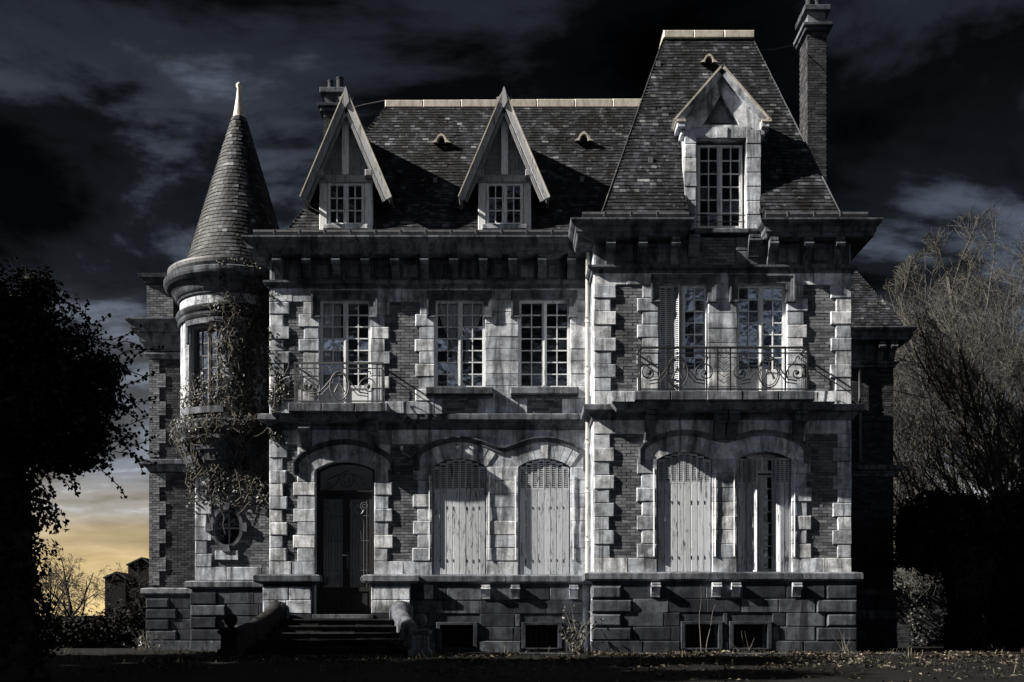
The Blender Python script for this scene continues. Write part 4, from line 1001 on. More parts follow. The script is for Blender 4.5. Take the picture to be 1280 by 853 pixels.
while z < 9.0:
    z2 = min(z+0.345, 9.10)
    q = R(-100) + (R(9) if r % 2 else 0)
    while q < R(95):
        q2 = q+R(18)
        if z2 > 6.62 and z < 8.98 and q2 > WQ0 and q < WQ1:
            if q < WQ0-R(2): curved_block(TOW, q, WQ0, z, z2, TR_-0.06, TR_+U(-.006, .006))
            if q2 > WQ1+R(2): curved_block(TOW, max(WQ1, q), q2, z, z2, TR_-0.06, TR_+U(-.006, .006))
        else: curved_block(TOW, q, q2, z, z2, TR_-0.06, TR_+U(-.006, .006))
        q = q2
    z = z2; r += 1
def tring(name, prof, mat=M_PLINTH, seg=10):                               # moulded stone ring cut into blocks
    for k in range(seg):
        q0 = R(-110)+R(220)*k/seg+0.002; q1 = R(-110)+R(220)*(k+1)/seg-0.002
        fixnormals(MB().lathe(prof, TX, TY, 7, q0, q1).build(name, mat, TOW))
tring('ring_moulding', [(1.58, 9.08), (1.66, 9.10), (1.69, 9.17), (1.66, 9.24), (1.71, 9.30), (1.74, 9.37), (1.71, 9.43), (1.58, 9.46)])
tring('frieze_stone', [(1.56, 9.46), (1.62, 9.465), (1.62, 9.73), (1.56, 9.73)], M_STONE, 12)
tring('tower_cornice', [(1.58, 9.72), (1.67, 9.74), (1.69, 9.81), (1.72, 9.82), (1.75, 9.86), (1.80, 9.98), (1.88, 10.06), (1.88, 10.09), (1.97, 10.11), (2.04, 10.18), (2.06, 10.24), (2.06, 10.33), (2.01, 10.37), (1.5, 10.40)])
tring('tower_gutter', [(1.84, 10.39), (1.89, 10.42), (1.94, 10.49), (1.96, 10.57), (1.96, 10.62), (1.92, 10.62), (1.90, 10.52), (1.80, 10.46)], M_ZINCD)
fixnormals(MB().lathe([(0.0, 10.58), (1.92, 10.56)], TX, TY, 48).build('gutter_floor', M_ZINCD, TOW))
tring('ring_moulding', [(1.58, 5.88), (1.70, 5.90), (1.76, 5.96), (1.82, 6.02), (1.85, 6.10), (1.85, 6.20), (1.78, 6.26), (1.66, 6.34), (1.56, 6.36)])
tring('corbel', [(1.10, 4.95), (1.28, 5.0), (1.34, 5.12), (1.45, 5.22), (1.52, 5.40), (1.62, 5.50), (1.68, 5.70), (1.74, 5.76), (1.74, 5.88), (1.5, 5.88)])
CONE = fixnormals(MB().lathe([(1.60, 10.56), (1.54, 10.64), (0.20, 15.18)], TX, TY, 48).build('spire', M_SLATE, HOUSE, True))
mb = MB(); rows = 40
for k in range(rows):
    t = k/rows; t2 = (k+1.22)/rows; z0, z1 = 10.58+(15.18-10.58)*t, 10.58+(15.18-10.58)*t2; r0, r1 = 1.56+(0.20-1.56)*t+0.05*max(0, 1-t*9), 1.56+(0.20-1.56)*t2+0.05*max(0, 1-t2*9)
    n = max(7, int(2*math.pi*r0/0.135)); off = U(0, 6.28); lastq = off
    for i in range(n):
        q0, q1 = off+2*math.pi*i/n+0.002/r0, off+2*math.pi*(i+1)/n-0.002/r0; th = 0.022+U(0, 0.009); dz = U(-0.008, 0.006)
        P = lambda r_, q_, z_: (TX+r_*math.sin(q_), TY-r_*math.cos(q_), z_)
        mb.add([P(r0+th, q0, z0+dz), P(r0+th, q1, z0+dz), P(r1+0.004, q1, z1), P(r1+0.004, q0, z1), P(r0-.01, q0, z0+dz), P(r0-.01, q1, z0+dz)], [(0, 1, 2, 3), (4, 5, 1, 0), (4, 0, 3), (5, 2, 1)])
mb.build('slates', M_SLATE, CONE, kind='stuff')
MB().lathe([(0.23, 15.05), (0.20, 15.16), (0.17, 15.24), (0.085, 15.75), (0.055, 16.05), (0.085, 16.10), (0.085, 16.16), (0.04, 16.22), (0.0, 16.24)], TX, TY, 18).build('zinc_finial', M_ZINC, CONE, True)
# tower window
tw = window(-0.52, 0.52, 6.66, 8.88, 0.12, 4, 6, mat=M_OLDFRAME); q = R(-23.5)
tw.location = (TX+1.40*math.sin(q), TY-1.40*math.cos(q), 0); tw.rotation_euler = (0, 0, q)
tr = MB(); tr.box(-0.60, -0.52, -0.06, 0.2, 6.55, 9.0); tr.box(0.52, 0.60, -0.06, 0.2, 6.55, 9.0); tr.box(-0.6, 0.6, -0.06, 0.2, 8.88, 9.0)
o = tr.build('window_reveal', M_TIMBER, HOUSE); o.location = tw.location; o.rotation_euler = tw.rotation_euler
curved_block(TOW, WQ0-R(4), WQ1+R(4), 6.46, 6.64, 1.40, 1.74, M_TRIM, 'window_sill', 8)
curved_block(TOW, WQ0-R(3.5), WQ1+R(3.5), 8.92, 9.07, 1.50, 1.66, M_TRIM, 'window_lintel', 8)
curved_block(TOW, WQ0-R(3.5), WQ0-R(0.2), 8.45, 8.92, 1.50, 1.645, M_TRIM, 'window_ear', 3)
MB().lathe([(1.0, 6.3), (1.0, 9.2)], TX, TY, 20).build('dark_back', M_ROOM, TOW)
# lower storey of the tower: flat brick wall with an oval window
LT = Plane(2.8); x = LT.x; LX0, LX1, YL = x(244), XL+0.05, 2.8
ox, oz = x(283.8), LT.z(659.5); orx, orz = 0.37, 0.48
oval = lambda rx, rz, n=28: [(ox+rx*math.cos(2*math.pi*i/n), oz+rz*math.sin(2*math.pi*i/n)) for i in range(n)]
LW = fixnormals(MB().plate(rect(LX0, LX1, -0.4, 5.9), [oval(orx, orz)], YL+0.02, YL+0.4).build('tower_wall', M_STONE, HOUSE))
MB().box(LX0, LX0+0.3, YL+0.4, 7.2, -0.4, 5.9).build('side_wall', M_BRICK, LW)
quoins(LW, LX0, x(259), x(265), 2.3, 5.2, YL-0.035, 8, True); ashlar(LW, LX0, LX1, 1.93, 2.3, YL-0.035, 1, 0.8)
ins = lambda xx, zz: ((xx-ox)/(orx+0.10))**2+((zz-oz)/(orz+0.06))**2 < 1.0
def bricks_oval():
    mb = MB(); bh = 0.0755; z = 2.3; r = 0; Yf = YL
    while z < 5.2:
        xx = x(258)-(0.109 if r % 2 else 0)
        while xx < LX1-0.01:
            a, b = max(xx, x(258)), min(xx+0.218, LX1); xx += 0.218
            if b-a > 0.03 and not ins((a+b)/2, z+0.035): mb.box(a+.006, b-.006, Yf+U(-.005, .004), Yf+0.03, z+.006, z+bh-.006)
        z += bh; r += 1
    return mb.build('brickwork', M_BRICK, LW, kind='stuff')
bricks_oval()
OC = bpy.data.objects.new('oval_window', None); COL.objects.link(OC); OC.parent = HOUSE
n = 16
for i in range(n):
    q0, q1 = 2*math.pi*(i-0.5)/n+0.006, 2*math.pi*(i+0.5)/n-0.006; big = i % 4 == 0
    ko = 0.09 if not big else 0.20; pts = []
    for q in (q0, (q0+q1)/2, q1): pts.append((ox+orx*math.cos(q), oz+orz*math.sin(q)))
    for q in (q1, (q0+q1)/2, q0): pts.append((ox+(orx+ko)*math.cos(q), oz+(orz+ko)*math.sin(q)))
    fixnormals(MB().prism(pts, YL-(0.10 if big else 0.06), YL+0.3).build('surround_stone', M_TRIM, OC))
stone(OC, 'surround_stone', ox-0.32, ox+0.32, oz-orz-0.42, oz-orz-0.16, YL-0.07)
g = MB(); g.box(ox-0.02, ox+0.02, YL+0.22, YL+0.25, oz-orz, oz+orz); g.box(ox-orx, ox+orx, YL+0.22, YL+0.25, oz-.02, oz+.02); g.build('glazing_bar', M_TIMBER, OC)
fixnormals(MB().plate(oval(orx, orz), [], YL+0.255, YL+0.262).build('pane', M_GLASS, OC)); MB().box(ox-0.6, ox+0.6, YL+0.8, YL+0.83, oz-0.7, oz+0.7).build('dark_back', M_ROOM, OC)
plinth(LW, LX0-0.05, LX1, YL, [], True, False); ledge(LW, 'plinth_ledge', LX0-0.02, LX1, YL, MP, YL+0.3, 3, M_TRIM, True, False)

# ------------------------------------------------------------------ side wings, set far back
def wing(name, xa, xb, Y, side, depth):
    """brick wing; side = -1 shows its left corner, +1 its right corner"""
    W = MB().box(xa, xb, Y+0.02, Y+0.4, -0.4, 10.2).build(name, M_BRICKD, HOUSE)
    xe = xa if side < 0 else xb
    MB().box(xe-0.2 if side > 0 else xe, xe if side > 0 else xe+0.2, Y+0.4, Y+depth, -0.4, 10.2).build('side_wall', M_BRICKD, W)
    MB().box(xa, xb, Y+depth-0.3, Y+depth, -0.4, 10.2).build('back_wall', M_BRICKD, W)
    return W
LG = Plane(7.0); x = LG.x; W1 = wing('wing_wall', x(187), -5.6, 7.0, -1, 5.0)
z = 2.0; wide = True; mbq = MB()
bricks(W1, x(187), -8.0, 1.95, 5.6, 7.0, M_BRICKD); bricks(W1, x(187), -8.0, 5.95, 9.1, 7.0, M_BRICKD)
for (za_, zb_) in ((2.0, 5.5), (6.0, 9.05)):
    nn = round((zb_-za_)/0.44)
    for k in range(nn):
        zz = za_+(zb_-za_)*k/nn; ww = 0.52 if k % 2 else 0.32
        bricks(W1, x(187)-0.01, x(187)+ww, zz+0.004, zz+(zb_-za_)/nn-0.004, 6.955, M_BRICK, 'brick_quoin')
ledge(W1, 'string_course', x(187), -8.0, 7.0, SP, 7.3, 3); ledge(W1, 'architrave', x(187), -8.0, 7.0, AP, 7.3, 3); ledge(W1, 'cornice', x(187), -8.0, 7.0, CP, 7.6, 3)
ledge(W1, 'frieze_moulding', x(187), -8.0, 7.0, [(0.0, 9.28), (0.10, 9.30), (0.16, 9.5), (0.24, 9.56), (0.26, 9.72), (0.36, 9.80), (0, 9.81)], 7.5, 3)
plinth(W1, x(187)-0.03, -8.4, 7.0, [], True, False); ledge(W1, 'plinth_ledge', x(187), -8.4, 7.0, MP, 7.3, 2, M_TRIM)
AT = MB().box(-11.72, -10.9, 8.0, 8.8, 10.2, 11.75).build('attic_pier', M_BRICKD, HOUSE); bricks(AT, -11.74, -10.88, 10.4, 11.7, 7.98, M_BRICK)
ledge(AT, 'pier_cap', -11.72, -10.9, 8.0, [(0.0, 11.70), (0.08, 11.74), (0.10, 11.84), (0.22, 11.90), (0.24, 12.02), (0.0, 12.06)], 8.8, 1); ledge(AT, 'pier_base', -11.72, -10.9, 8.0, [(0.0, 10.2), (0.08, 10.22), (0.08, 10.4), (0.0, 10.44)], 8.8, 1)
RG = Plane(8.1); x = RG.x; W2 = wing('wing_wall', 8.0, x(1117), 8.1, 1, 4.0)
sq = lambda xx, zz: x(1090) < xx < x(1102.5) and (zz*1.0 % 0.93) < 0.40
bricks(W2, 9.5, x(1117), 5.95, 9.1, 8.1, M_BRICKD, skip=sq); bricks(W2, 9.5, x(1117), 1.95, 5.6, 8.1, M_BRICKD, skip=lambda xx, zz: sq(xx, zz) or (xx < x(1079) and zz < 4.6))
ledge(W2, 'string_course', 9.5, x(1117), 8.1, SP, 8.4, 3); ledge(W2, 'architrave', 9.5, x(1117), 8.1, AP, 8.4, 3); ledge(W2, 'cornice', 9.5, x(1117), 8.1, [(p, q+0.05) for p, q in CP], 8.7, 3)
frieze(W2, [x(1098), x(1113)], 8.1, 9.5, x(1117)); ledge(W2, 'plinth_ledge', 9.5, x(1117), 8.1, MP, 8.4, 2); plinth(W2, 9.5, x(1117)+0.03, 8.1, [], False, True)
MB().box(10.2, x(1079), 8.02, 8.08, 1.9, 4.4).build('door', M_DOOR, HOUSE)
for k, (dx, zz) in enumerate(((0.0, 4.95), (0.28, 4.85), (0.50, 4.65), (0.62, 4.35))): stone(W2, 'stepped_hood', x(1066)+dx, x(1066)+dx+0.30, zz-0.16, zz, 8.02, 0.1, M_BRICKD)
MB().tube([(x(1073.5), 7.98, 9.0), (x(1073.5), 7.98, 6.0)], 0.05, 8).build('drainpipe', M_ZINCD, HOUSE, True)
RB_, RBr, RTl, RTr = (8.0, 7.75, 10.35), (12.5, 7.75, 10.35), (8.0, 11.0, 15.9), (9.5, 11.0, 15.9)
R3 = deck('wing_roof', [(RB_, RBr, RTr, RTl), (RBr, (12.5, 12.4, 10.35), RTr), (RTr, (12.5, 12.4, 10.35), (8.0, 12.4, 10.35), RTl)]); slates(R3, RB_, RBr, RTl, RTr, 0.11, 0.15)

# ------------------------------------------------------------------ front steps
SX = -4.22
ST = empty('front_steps', (SX, -1.5, 0), 'dark stone front steps with curled side walls and ball finials below the door', 'steps')
def spart(o): o.parent = ST; o.matrix_parent_inverse = Matrix.Translation((-SX, 1.5, 0)); return o
for i in range(5):
    zt = 0.80-0.165*i; yf = -0.95-0.34*i; hw = 1.32+0.10*i+0.02*i*i
    ybk = -0.35 if i == 0 else yf+0.40
    n = 3
    for k in range(n):
        a = SX-hw+2*hw*k/n; b = SX-hw+2*hw*(k+1)/n
        spart(MB().box(a+0.003, b-0.003, yf+U(-.006, .006), ybk, -0.3, zt-0.045, 0.008).build('riser', M_STEP, None))
        spart(MB().box(a+0.002, b-0.002, yf-0.035+U(-.006, .006), ybk, zt-0.045, zt, 0.012, 0.003).build('tread', M_STEP, None))
for s_ in (-1, 1):  # right side gets paler stone, painting in the sunlight on it
    path = []; n = 14
    for i in range(n+1):
        t = i/n; path.append((SX+s_*(1.52+0.62*t**1.6), -0.62-1.95*t, 1.08-0.66*(t**0.8)))
    vs = []; fs = []
    for (px_, py_, pz_) in path: vs += [(px_-0.17, py_, -0.3), (px_+0.17, py_, -0.3), (px_+0.17, py_, pz_-0.05), (px_-0.17, py_, pz_-0.05)]
    for i in range(n):
        for k in range(4): fs.append((i*4+k, i*4+(k+1) % 4, (i+1)*4+(k+1) % 4, (i+1)*4+k))
    fs += [(0, 3, 2, 1), tuple(n*4+k for k in range(4))]
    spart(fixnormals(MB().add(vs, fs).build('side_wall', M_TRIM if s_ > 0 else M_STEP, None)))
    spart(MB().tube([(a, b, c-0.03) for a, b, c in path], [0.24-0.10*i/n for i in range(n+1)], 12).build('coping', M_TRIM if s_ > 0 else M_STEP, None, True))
    m = MB(); vx, vy, vz = SX+s_*1.52, -0.64, 0.94                        # curled volute at the head
    k = 20
    for e0, e1 in ((0.27, 0.21),):
        m.tube([(vx-e1-0.03, vy, vz), (vx-e1, vy, vz), (vx-0.12, vy, vz), (vx+0.12, vy, vz), (vx+e1, vy, vz), (vx+e1+0.03, vy, vz)], [0.20, 0.25, 0.285, 0.285, 0.25, 0.20], k)
    for e in (-1, 1):
        m.tube([(vx+e*0.245, vy+0.22*(1-q/30)*math.sin(q*0.45+3), vz+0.22*(1-q/30)*math.cos(q*0.45+3)) for q in range(28)], 0.035, 6); m.tube([(vx+e*0.22, vy, vz), (vx+e*0.29, vy, vz)], [0.07, 0.05], 10)
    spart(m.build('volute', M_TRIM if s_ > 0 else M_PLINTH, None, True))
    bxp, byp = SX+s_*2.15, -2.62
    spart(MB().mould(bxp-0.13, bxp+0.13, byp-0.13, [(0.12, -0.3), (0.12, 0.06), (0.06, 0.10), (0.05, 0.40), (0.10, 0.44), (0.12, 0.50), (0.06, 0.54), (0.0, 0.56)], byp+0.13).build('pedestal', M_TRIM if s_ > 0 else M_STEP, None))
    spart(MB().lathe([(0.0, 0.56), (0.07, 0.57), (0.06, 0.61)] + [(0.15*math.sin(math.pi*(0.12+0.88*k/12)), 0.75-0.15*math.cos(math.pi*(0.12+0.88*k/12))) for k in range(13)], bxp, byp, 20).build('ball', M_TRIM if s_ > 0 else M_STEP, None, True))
# kerb of the path in front of the house
kb = MB().box(-2.2, 9.0, -2.35, -2.15, -0.3, 0.0, 0.02).build('kerb', M_PLINTH, None, kind='structure')

# ------------------------------------------------------------------ ivy on the tower
IV = empty('ivy', (-6.4, 2.4, 0), 'ivy climbing over the round tower and its cornice', 'ivy')
def ivp(o): o.parent = IV; o.matrix_parent_inverse = Matrix.Translation((6.4, -2.4, 0)); return o
def tower_r(z):
    if z > 9.72: return 1.62+min(1, (z-9.72)/0.6)*0.46
    if z > 9.06: return 1.72
    if z > 6.36: return 1.60
    if z > 5.88: return 1.85
    if z > 4.95: return 1.15+(z-4.95)/0.93*0.6
    return None
lf = MB(); stm = MB(); cnt = 0
def ivy_point(q, z, off):
    r = tower_r(z)
    if r is not None:
        px_, py_ = TX+(r+off)*math.sin(q), TY-(r+off)*math.cos(q)
        if z < 5.9 and py_ > YL-off: py_ = YL-off-0.02
        return Vector((px_, py_, z)), Vector((math.sin(q), -math.cos(q), 0.35))
    return Vector((TX+1.5*math.sin(q), YL-0.03-off, z)), Vector((0.1, -1, 0.3))
while cnt < 9500:
    q = R(U(-75, 78)); z = U(3.9, 10.5); d = math.degrees(q)
    f = noise.fractal(Vector((d*0.045, z*0.9, 1.7)), 1.0, 2.0, 4)
    if z > 6.3: lim = -8+ (14 if z > 9.1 else 4)*f*2.0; dens = min(1, max(0, (d-lim)/26)) 
    elif z > 4.9: dens = min(1, max(0, (d+66)/30))*0.42
    else: dens = max(0, (z-3.9)/1.1)*0.5 if -50 < d < 62 else 0
    if 6.3 < z < 7.6 and -60 < d < -5: dens = max(dens, 0.55*(7.6-z)/1.3)
    if random.random() > dens*max(0.12, 0.55+f*0.9): continue
    p, n = ivy_point(q, z, U(0.015, 0.11)*(0.6+0.6*max(0, f)))
    if p.x > XL-0.02 and p.y > 0: p.x = XL-0.03
    lf.leaf(p, n+Vector((U(-.7, .7), U(-.7, .7), U(-.5, .7))), U(0.05, 0.105)); cnt += 1
for i in range(900):                                                   # strays on the corner of the main front
    z = U(5.2, 9.0) if i < 300 else U(5.3, 6.9); xx = XL+abs(random.gauss(0, 0.22 if z < 7 else 0.08))
    if noise.noise(Vector((xx*3, z*1.6, 9))) < 0.02: continue
    lf.leaf(Vector((xx, -0.05-U(0, 0.05), z)), Vector((U(-.5, .5), -1, U(-.2, .6))), U(0.05, 0.10))
for i in range(190):
    q = R(U(-62, 75) if i < 60 else U(-15, 75)); z = U(4.0, 5.6) if i < 60 else U(5.0, 9.0); pts = []; k = 0
    for _ in range(random.randint(8, 26)):
        p, n = ivy_point(q, z, U(0.03, 0.12)); 
        if p.x > XL: p.x = XL-0.02
        pts.append(p); q += R(U(-5, 6)); z += U(-0.06, 0.26)
        if z > 10.3: break
    stm.tube(pts, [0.014-0.008*j/len(pts) for j in range(len(pts))], 4)
for i in range(46):                                                    # bare tendrils: on the plinth storey, the corner and the far wing
    if i < 18: p = Vector((U(-8.6, -6.3), YL-0.06, U(4.0, 5.3))); ax = Vector((1, 0, 0))
    elif i < 36: p = Vector((XL+U(0, .1), -0.06, U(5.9, 6.8))); ax = Vector((1, 0, 0))
    else: p = Vector((U(-9.6, -8.8), 6.9, U(4.8, 5.8))); ax = Vector((-1, 0, 0))
    pts = [p.copy()]; a = U(-0.9, 1.2) if i >= 18 else U(-2.4, -0.6)
    for _ in range(random.randint(5, 12)): a += U(-0.5, 0.5); p = p+ax*0.10*math.cos(a)+Vector((0, U(-.015, .012), 0.10*math.sin(a))); pts.append(p.copy())
    stm.tube(pts, [0.011-0.006*j/len(pts) for j in range(len(pts))], 4)
ivp(lf.build('leaves', M_IVY, None, kind='stuff')); ivp(stm.build('stems', M_VINE, None, kind='stuff'))

# ------------------------------------------------------------------ trees
def grow(mb, p, d, L, r, lvl, cfg, rnd, inside=None):
    n = cfg['seg'][lvl]; pts = [p.copy()]; rad = [r]; q = p.copy(); dd = d.normalized(); end = r*cfg['taper'][lvl]
    for i in range(n):
        dd = (dd+Vector((rnd.uniform(-1, 1), rnd.uniform(-1, 1), rnd.uniform(-1, 1)))*cfg['curl'][lvl]+Vector((0, 0, 1))*cfg['up'][lvl]).normalized()
        q = q+dd*(L/n)
        if inside and not inside(q): break
        pts.append(q.copy()); rad.append(r+(end-r)*(i+1)/n)
    mb.tube(pts, rad, cfg['sides'][lvl], False)
    if lvl+1 >= len(cfg['kids']): return
    m = len(pts)
    if m < 2: return
    for k in range(cfg['kids'][lvl]):
        t = cfg['from'][lvl]+(1-cfg['from'][lvl])*(k+rnd.random())/cfg['kids'][lvl]; f = t*(m-1); i = min(int(f), m-2); b = pts[i].lerp(pts[i+1], f-i); ax = (pts[i+1]-pts[i]).normalized()
        o = ax.orthogonal().normalized(); o = Matrix.Rotation(rnd.uniform(0, 6.283), 3, ax) @ o; an = cfg['ang'][lvl]*rnd.uniform(0.6, 1.25)
        nd = ax*math.cos(an)+o*math.sin(an)
        grow(mb, b, nd, L*cfg['len'][lvl]*rnd.uniform(0.7, 1.2)*(1.1-0.45*t), max(0.0075, (rad[i]*(1-f+i)+rad[i+1]*(f-i))*cfg['rad'][lvl]), lvl+1, cfg, rnd, inside)
def bare_tree(loc, H, r0, cfg, seed, label, mat, matb, inside=None, cat='tree', group=None):
    rnd = random.Random(seed); T = empty('bare_tree', loc, label, cat, group); base = Vector((0, 0, -0.2))
    tk = MB(); pts = [base+Vector((0.15*math.sin(i*1.3+seed), 0.12*math.cos(i*1.1+seed), H*cfg['trunk']*i/6)) for i in range(7)]; tk.tube(pts, [r0*(1.25 if i == 0 else 1-0.06*i) for i in range(7)], 10)
    tk.build('trunk', matb, T, True)
    br = MB()
    for k in range(cfg['limbs']):
        a = 2.39996*k+rnd.uniform(-.3, .3); tl = 0.06+cfg['tilt']*math.sqrt((k+rnd.random())/cfg['limbs']); d = Vector((math.sin(tl)*math.cos(a), math.sin(tl)*math.sin(a), math.cos(tl)))
        grow(br, pts[-1-(k % 3)], d, H*cfg['limblen']*rnd.uniform(0.85, 1.1), r0*0.34*rnd.uniform(0.6, 1.1), 0, cfg, rnd, inside)
    br.build('branches', mat, T, kind='stuff'); return T
CFG = dict(trunk=0.22, limbs=26, tilt=1.30, limblen=0.82, seg=[9, 8, 6, 5, 3], taper=[0.35, 0.35, 0.4, 0.5, 0.5], curl=[0.08, 0.12, 0.16, 0.2, 0.22], up=[0.10, 0.08, 0.08, 0.08, 0.08],
           kids=[12, 7, 6, 4, 0], **{'from': [0.22, 0.2, 0.2, 0.2, 0]}, ang=[0.75, 0.75, 0.7, 0.65, 0], len=[0.50, 0.52, 0.52, 0.55, 0], rad=[0.5, 0.55, 0.6, 0.7, 0], sides=[6, 5, 4, 3, 3])
dome = lambda q: (q.x/5.9)**2+(q.y/5.6)**2+((q.z-8.3)/8.9)**2 < 1.0+0.25*noise.noise(q*0.45)
bare_tree((19.3, 14.0, 0), 17.0, 0.42, CFG, 5, 'tall leafless tree with dense fanned twigs rising above the dark hedge', M_TWIG, M_BARK, dome)
CF2 = dict(CFG); CF2.update(trunk=0.22, limbs=8, tilt=1.0, limblen=0.5, limb_=0, kids=[7, 5, 4, 3, 0], up=[0.04, -0.02, -0.06, -0.1, -0.1], curl=[0.16, 0.2, 0.24, 0.26, 0.3])
F25 = Plane(25.0)
bare_tree((F25.x(92), 25.0, 0), 6.6, 0.20, CF2, 9, 'small bare spreading tree against the glowing horizon left of the house', M_TWIGD, M_TWIGD)
bare_tree((F25.x(60)-1.0, 27.0, 0), 5.6, 0.16, CF2, 14, 'bare shrubby tree half hidden behind the ivy-clad trunk', M_TWIGD, M_TWIGD)
bare_tree((F25.x(150), 30.0, 0), 6.0, 0.14, CF2, 21, 'thin bare tree nearest the left wing, twigs in front of the sheds', M_TWIGD, M_TWIGD)

def leafy(parent, name, blobs, count, size, mat, seed, shell=0.55, sub=None, loc=Vector((0, 0, 0))):
    rnd = random.Random(seed); mb = MB(); vol = [b[3]*b[4]+b[3]*b[5]+b[4]*b[5] for b in blobs]; tot = sum(vol)
    for (bx, by, bz, rx, ry, rz), v in zip(blobs, vol):
        for _ in range(int(count*v/tot)):
            d = Vector((rnd.gauss(0, 1), rnd.gauss(0, 1), rnd.gauss(0, 1))).normalized()
            k = 1-abs(rnd.gauss(0, 1))*shell*0.5
            nz = 1+0.42*noise.fractal(Vector((d.x*2.4+bx, d.y*2.4+by, d.z*2.4+bz)), 1.0, 2.0, 5)
            p = Vector((bx+d.x*rx*k*nz, by+d.y*ry*k*nz, bz+d.z*rz*k*nz))
            n = Vector((d.x, d.y, d.z+0.4))+Vector((rnd.uniform(-.9, .9), rnd.uniform(-.9, .9), rnd.uniform(-.9, .9)))
            random.seed(rnd.random()); mb.leaf(p, n, size*rnd.uniform(0.6, 1.35), 0.3)
    return mb.build(name, mat, parent, kind='stuff')
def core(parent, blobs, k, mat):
    """dark filler blobs added inside a crown or hedge for its shaded depth"""
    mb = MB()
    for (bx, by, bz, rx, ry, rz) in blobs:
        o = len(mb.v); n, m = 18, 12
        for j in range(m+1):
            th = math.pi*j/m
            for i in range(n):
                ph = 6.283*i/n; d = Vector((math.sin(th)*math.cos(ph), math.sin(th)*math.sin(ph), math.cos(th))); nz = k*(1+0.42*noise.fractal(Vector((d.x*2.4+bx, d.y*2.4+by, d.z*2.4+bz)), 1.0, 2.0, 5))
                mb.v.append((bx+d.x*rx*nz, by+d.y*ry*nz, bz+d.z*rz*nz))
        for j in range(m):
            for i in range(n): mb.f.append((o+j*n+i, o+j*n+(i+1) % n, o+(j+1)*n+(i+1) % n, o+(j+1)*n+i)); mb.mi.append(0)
    return mb.build('inner_filler', mat, parent)
# ivy-smothered tree in the left foreground
G9 = Plane(-9.0); gx = G9.x(-8)
g0 = gz(gx, -9.0)
IT = empty('ivy_clad_tree', (gx, -9.0, g0), 'black ivy-smothered tree with thick trunk at the left edge of the garden', 'tree')
tk = MB(); tk.tube([(0, 0, -0.3), (0.02, 0, 0.5), (-0.04, 0.05, 1.6), (0.03, 0, 2.8), (0.1, 0, 4.2)], [0.80, 0.68, 0.64, 0.58, 0.30], 12); tk.build('trunk', M_BARK, IT, True)
lb_ = MB()
for k, (dx, dy, dz) in enumerate(((1.1, .1, 1.5), (-1.2, .3, 1.4), (.4, .6, 1.9), (.8, -.6, 1.3), (-.9, -.7, .9))):
    lb_.tube([(0, 0, 2.7+0.15*k), (dx*.5, dy*.5, 3.1+dz*.4+.15*k), (dx, dy, 3.3+dz+.1*k)], [0.13, 0.08, 0.03], 6)
lb_.build('limbs', M_BARK, IT)
BL_ = [(0.25, 0, 5.85, 1.15, 1.2, 1.0), (-0.9, 0.1, 6.2, 1.4, 1.3, 1.1), (1.15, 0.1, 5.2, 0.85, 0.9, 0.85), (0.7, 0, 4.8, 1.0, 1.1, 0.8), (1.75, 0.1, 4.75, 0.45, 0.5, 0.4), (1.6, -0.2, 4.25, 0.4, 0.5, 0.35), (1.85, 0.2, 5.2, 0.3, 0.4, 0.3), (1.0, 0.1, 3.8, 0.5, 0.5, 0.4), (0.75, 0, 6.6, 0.4, 0.4, 0.3), (0.3, -0.2, 4.3, 1.2, 1.1, 0.9), (-1.4, 0, 4.4, 1.3, 1.2, 1.0), (1.45, 0.1, 3.95, 0.5, 0.6, 0.45)]
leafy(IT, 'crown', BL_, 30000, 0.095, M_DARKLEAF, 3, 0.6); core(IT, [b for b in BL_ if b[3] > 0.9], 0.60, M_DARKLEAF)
leafy(IT, 'trunk_ivy', [(0.05, 0, 2.9, 0.85, 0.8, 0.9), (0.05, 0, 1.6, 0.80, 0.75, 1.2), (0.05, 0, 0.5, 0.82, 0.8, 0.9)], 11000, 0.10, M_DARKLEAF, 8, 0.25)
tw_ = MB(); rr = random.Random(4)
for i in range(90):                                                    # hanging and straggling shoots at the crown's edge
    a = rr.uniform(-0.9, 1.2); p = Vector((1.1+rr.uniform(-.6, .9), rr.uniform(-.6, .6), 4.3+rr.uniform(-.7, 1.6))); pts = [p.copy()]
    for _ in range(7): a += rr.uniform(-.45, .35); p = p+Vector((0.11*math.cos(a), rr.uniform(-.04, .04), 0.10*math.sin(a)-0.02)); pts.append(p.copy())
    tw_.tube(pts, 0.008, 4)
    for q in pts[2:]:
        for _ in range(2): tw_.leaf(q+Vector((rr.uniform(-.05, .05), rr.uniform(-.05, .05), rr.uniform(-.05, .05))), Vector((rr.uniform(-1, 1), -1, rr.uniform(-1, 1))), 0.08)
for k in range(3):
    p = Vector((0.3+0.25*k, 0, 6.1)); pts = [p.copy()]; a = 1.3
    for _ in range(8): a -= 0.17+0.05*k; p = p+Vector((0.11*math.cos(a), 0, 0.11*math.sin(a))); pts.append(p.copy()); tw_.leaf(p, Vector((0, -1, .4)), 0.06)
    tw_.tube(pts, 0.007, 4)
tw_.build('shoots', M_DARKLEAF, IT, kind='stuff')

